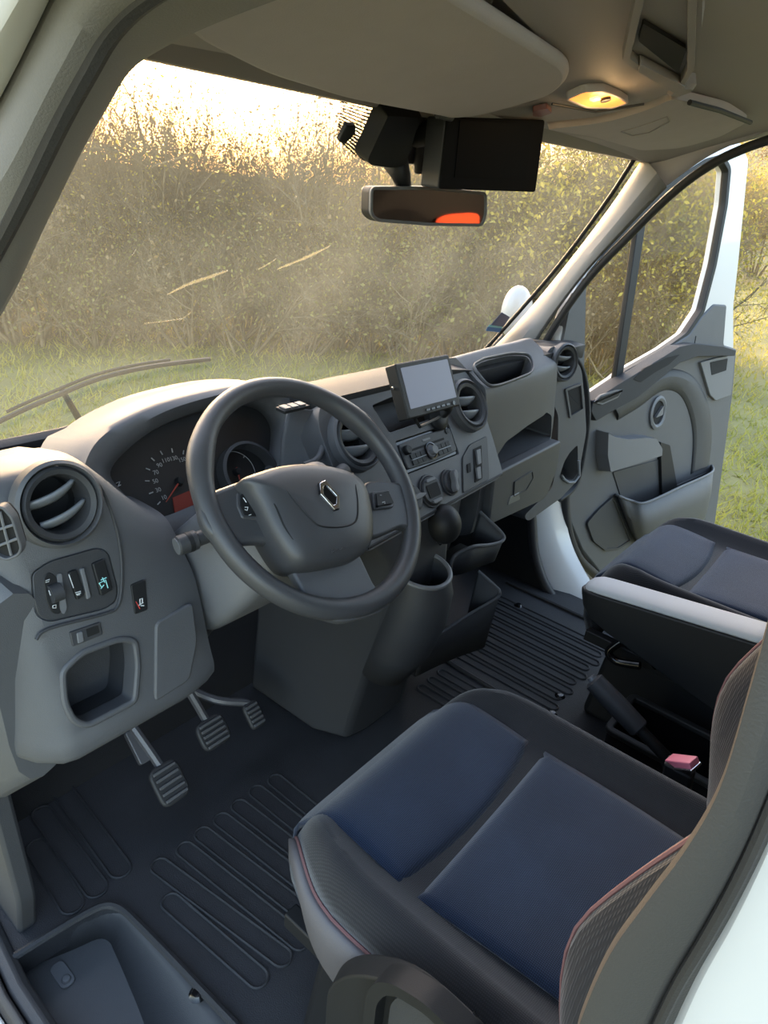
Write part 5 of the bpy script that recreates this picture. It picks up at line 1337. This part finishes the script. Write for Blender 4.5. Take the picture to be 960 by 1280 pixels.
# ================================================================== OUTSIDE: grass, thicket, trees
rng = np.random.default_rng(3)
def raw(name, v, f, m, parent=None):
    me = bpy.data.meshes.new(name); v = np.asarray(v, np.float32); f = np.asarray(f, np.int32)
    k = f.shape[1]; me.vertices.add(len(v)); me.vertices.foreach_set('co', v.ravel()); me.loops.add(f.size); me.loops.foreach_set('vertex_index', f.ravel())
    me.polygons.add(len(f)); me.polygons.foreach_set('loop_start', np.arange(0, f.size, k, dtype=np.int32)); me.update(); me.validate(); me.materials.append(m)
    return me
def leafmat(name, c, c2, tr=.35):
    M = bpy.data.materials.new(name); M.use_nodes = True; N = M.node_tree; B = N.nodes['Principled BSDF']; o = N.nodes['Material Output']
    g = N.nodes.new('ShaderNodeObjectInfo'); n = N.nodes.new('ShaderNodeTexNoise'); n.inputs['Scale'].default_value = 3.0
    tc = N.nodes.new('ShaderNodeTexCoord'); N.links.new(tc.outputs['Object'], n.inputs['Vector'])
    ad = N.nodes.new('ShaderNodeMath'); ad.operation = 'MULTIPLY_ADD'; ad.inputs[1].default_value = .5; N.links.new(g.outputs['Random'], ad.inputs[0])
    s = N.nodes.new('ShaderNodeMath'); s.operation = 'MULTIPLY_ADD'; s.inputs[1].default_value = 1.6; s.inputs[2].default_value = -.55
    N.links.new(n.outputs['Fac'], s.inputs[0]); N.links.new(s.outputs[0], ad.inputs[2])
    r = N.nodes.new('ShaderNodeValToRGB'); r.color_ramp.elements[0].color = (*lin(c), 1); r.color_ramp.elements[1].color = (*lin(c2), 1)
    N.links.new(ad.outputs[0], r.inputs['Fac']); N.links.new(r.outputs['Color'], B.inputs['Base Color']); B.inputs['Roughness'].default_value = .6
    t = N.nodes.new('ShaderNodeBsdfTranslucent'); N.links.new(r.outputs['Color'], t.inputs[0]); mx = N.nodes.new('ShaderNodeMixShader'); mx.inputs[0].default_value = tr
    N.links.new(B.outputs[0], mx.inputs[1]); N.links.new(t.outputs[0], mx.inputs[2]); N.links.new(mx.outputs[0], o.inputs[0]); return M
TWIG = mat('bare twigs', (132, 116, 90), .8, var=.5, vscale=2)
LEAFY = leafmat('autumn leaves', (150, 140, 62), (214, 190, 92), .5)
LEAFG = leafmat('olive leaves', (122, 118, 66), (172, 162, 94), .5)
LEAFB = leafmat('brown autumn leaves', (112, 92, 62), (158, 134, 92))
GRS = leafmat('grass blades', (128, 134, 52), (200, 184, 96), .45)

def stems(h, n_stem, seed, spread=.35, lvl=3, thick=.024):
    r = np.random.default_rng(seed); V = []; F = []; tips = []
    def seg(a, b, ra, rb):
        d = b-a; L = np.linalg.norm(d)
        if L < 1e-4: return
        d = d/L; q = np.cross(d, [0, 0, 1.0] if abs(d[2]) < .9 else [1.0, 0, 0]); q /= np.linalg.norm(q); e = np.cross(d, q); k = len(V)
        for p, rad in ((a, ra), (b, rb)):
            for i in range(3):
                t = 2*PI*i/3; V.append(p + (q*math.cos(t)+e*math.sin(t))*rad)
        for i in range(3): j = (i+1) % 3; F.append((k+i, k+j, k+3+j, k+3+i))
    def grow_(p, d, L, rad, lv):
        n = 4 if lv > 0 else 3
        for i in range(n):
            d = d + r.normal(0, .16 if lv < lvl else .10, 3) + np.array([0, 0, .05]); d /= np.linalg.norm(d)
            q = p + d*L/n; rb = rad*(.82 if lv else .6); seg(p, q, rad, rb); rad = rb; p = q
            if lv > 0 and i >= (1 if lv == lvl else 0):
                for _ in range(2 if lv > 1 else 3):
                    a = r.normal(0, 1, 3); a -= d*np.dot(a, d); a /= np.linalg.norm(a)
                    nd = d*.7 + a*.7; nd /= np.linalg.norm(nd)
                    grow_(p, nd, L*r.uniform(.38, .62), rad*.6, lv-1)
            if lv <= 1: tips.append(p)
    for s in range(n_stem):
        a = r.uniform(0, 2*PI); b = np.array([math.cos(a), math.sin(a), 0])*r.uniform(0, .28)
        d = np.array([math.cos(a)*spread*r.uniform(.2, 1), math.sin(a)*spread*r.uniform(.2, 1), 1.0]); d /= np.linalg.norm(d)
        grow_(b, d, h*r.uniform(.55, .8), thick*r.uniform(.7, 1.2), lvl)
    return V, F, np.array(tips)
def leaves(tips, n, size, seed, jit=.12):
    r = np.random.default_rng(seed); c = tips[r.integers(0, len(tips), n)] + r.normal(0, jit, (n, 3)); c[:, 2] = np.maximum(c[:, 2], .02)
    u = r.normal(0, 1, (n, 3)); u /= np.linalg.norm(u, axis=1)[:, None]; w_ = r.normal(0, 1, (n, 3)); v = np.cross(u, w_); v /= np.linalg.norm(v, axis=1)[:, None]
    s = size*r.uniform(.6, 1.3, (n, 1)); P = np.stack([c-u*s, c+v*s*.55, c+u*s, c-v*s*.55], 1).reshape(-1, 3)
    return P, np.arange(4*n).reshape(-1, 4)
def proto(kind, h, n_stem, seed, nleaf, lsize, lm, spread=.35, lvl=3, jit=.12):
    V, F, tips = stems(h, n_stem, seed, spread, lvl)
    k_ = h/np.percentile(tips[:, 2], 97); V = np.array(V)*k_; tips = tips*k_
    a = raw('stems', V, F, TWIG); P, Q = leaves(tips, nleaf, lsize, seed+50, jit); b = raw('foliage', P, Q, lm); return (a, b)
PRO = {
 'bare': [proto('b', 3.3, 9, 11, 700, .020, LEAFB, .32), proto('b', 3.3, 8, 12, 600, .020, LEAFY, .32)],
 'leafy': [proto('l', 2.1, 9, 21, 2600, .026, LEAFY, .5), proto('l', 2.1, 9, 22, 2200, .026, LEAFG, .5)],
 'bramble': [proto('r', 1.25, 12, 31, 1100, .022, LEAFG, 1.1, 3, .10), proto('r', 1.25, 12, 32, 1000, .022, LEAFB, 1.1, 3, .10)],
 'tree': [proto('t', 5.0, 2, 41, 3000, .07, LEAFY, .25, 3, .30), proto('t', 5.0, 2, 42, 2600, .07, LEAFB, .25, 3, .30)],
}
LAB = {'bare': ('bare twiggy shrub rising out of the thicket beyond the windscreen', 'shrub', 'bare shrubs of the thicket'),
       'leafy': ('shrub with thin yellowing leaves in the thicket bank', 'shrub', 'yellowing shrubs of the thicket'),
       'bramble': ('low tangled bramble along the foot of the thicket', 'bramble', 'brambles along the thicket'),
       'tree': ('golden autumn tree far off beyond the field', 'tree', 'autumn trees beyond the field')}
NAME = {'bare': 'bare_shrub', 'leafy': 'leafy_shrub', 'bramble': 'bramble_bush', 'tree': 'autumn_tree'}
def plant(kind, k, x, y, s, sz=None, rot=0.0):
    a, b = PRO[kind][k]; l, c, g = LAB[kind]
    r = bpy.data.objects.new(NAME[kind], None); COL.objects.link(r); r.location = (x, y, ground_z(x, y)-.02); r.rotation_euler.z = rot; r.scale = (s, s, sz or s); r.empty_display_size = .2
    tag(r, l, c, g)
    for n_, me in (('stems', a), ('foliage', b)):
        o = bpy.data.objects.new(n_, me); COL.objects.link(o); o.parent = r
def polar(az, d): return CP.x + d*math.sin(math.radians(az)), CP.y + d*math.cos(math.radians(az))
# thicket line: about 7 m ahead of the cab, swinging round to the right
def edge(az):       # distance of the foot of the thicket along an azimuth
    return float(np.interp(az, [5, 20, 35, 50, 62, 74, 80], [8.6, 7.6, 7.3, 7.4, 7.6, 7.9, 9.0]))
U = rng.uniform
for az in np.arange(14, 74, 2.4):
    x, y = polar(az+U(-.8, .8), edge(az)+U(.1, .6)); plant('bramble', int(rng.integers(2)), x, y, U(.7, 1.1), None, U(0, 6.3))
for az in list(np.arange(12, 56, 5.0)) + list(np.arange(56, 74.5, 1.5)):
    x, y = polar(az+U(-.8, .8), edge(az)+U(.9, 2.2)); k = .80 + .38*min(1, max(0, (az-50)/16)); plant('leafy', int(rng.integers(2)), x, y, k*U(.78, 1.0), None, U(0, 6.3))
for az in np.arange(10, 73, .75):
    x, y = polar(az+U(-.8, .8), edge(az)+U(.8, 5.5)); plant('bare', int(rng.integers(2)), x, y, U(.55, 1.12), None, U(0, 6.3))
for az in np.arange(72, 92, 2.0):
    x, y = polar(az, U(25, 30)); plant('leafy', int(rng.integers(2)), x, y, U(1.2, 1.7), None, U(0, 6.3))
for az in np.arange(64, 96, 1.5):
    x, y = polar(az, U(38, 56)); plant('tree', int(rng.integers(2)), x, y, U(.5, .85), None, U(0, 6.3))
# grass
n = 90000
az = np.radians(rng.uniform(8, 100, n)); d = 3.0 + 22*rng.random(n)**1.8
x = CP.x + d*np.sin(az); y = CP.y + d*np.cos(az); z = np.array([ground_z(a, b) for a, b in zip(x, y)])
h = rng.uniform(.03, .09, n)*(1+.6*(rng.random(n) > .93)); wd = rng.uniform(.003, .006, n)*(1+d*.09); ph = rng.uniform(0, 2*PI, n); le = rng.normal(0, .05, (n, 2))
P = np.stack([np.stack([x-wd*np.cos(ph), y-wd*np.sin(ph), z], 1), np.stack([x+wd*np.cos(ph), y+wd*np.sin(ph), z], 1), np.stack([x+le[:, 0], y+le[:, 1], z+h], 1)], 1).reshape(-1, 3)
go = bpy.data.objects.new('meadow_grass', raw('meadow_grass', P, np.arange(3*n).reshape(-1, 3), GRS)); COL.objects.link(go)
tag(go, 'sunlit meadow grass between the van and the thicket', 'grass', kind='stuff')
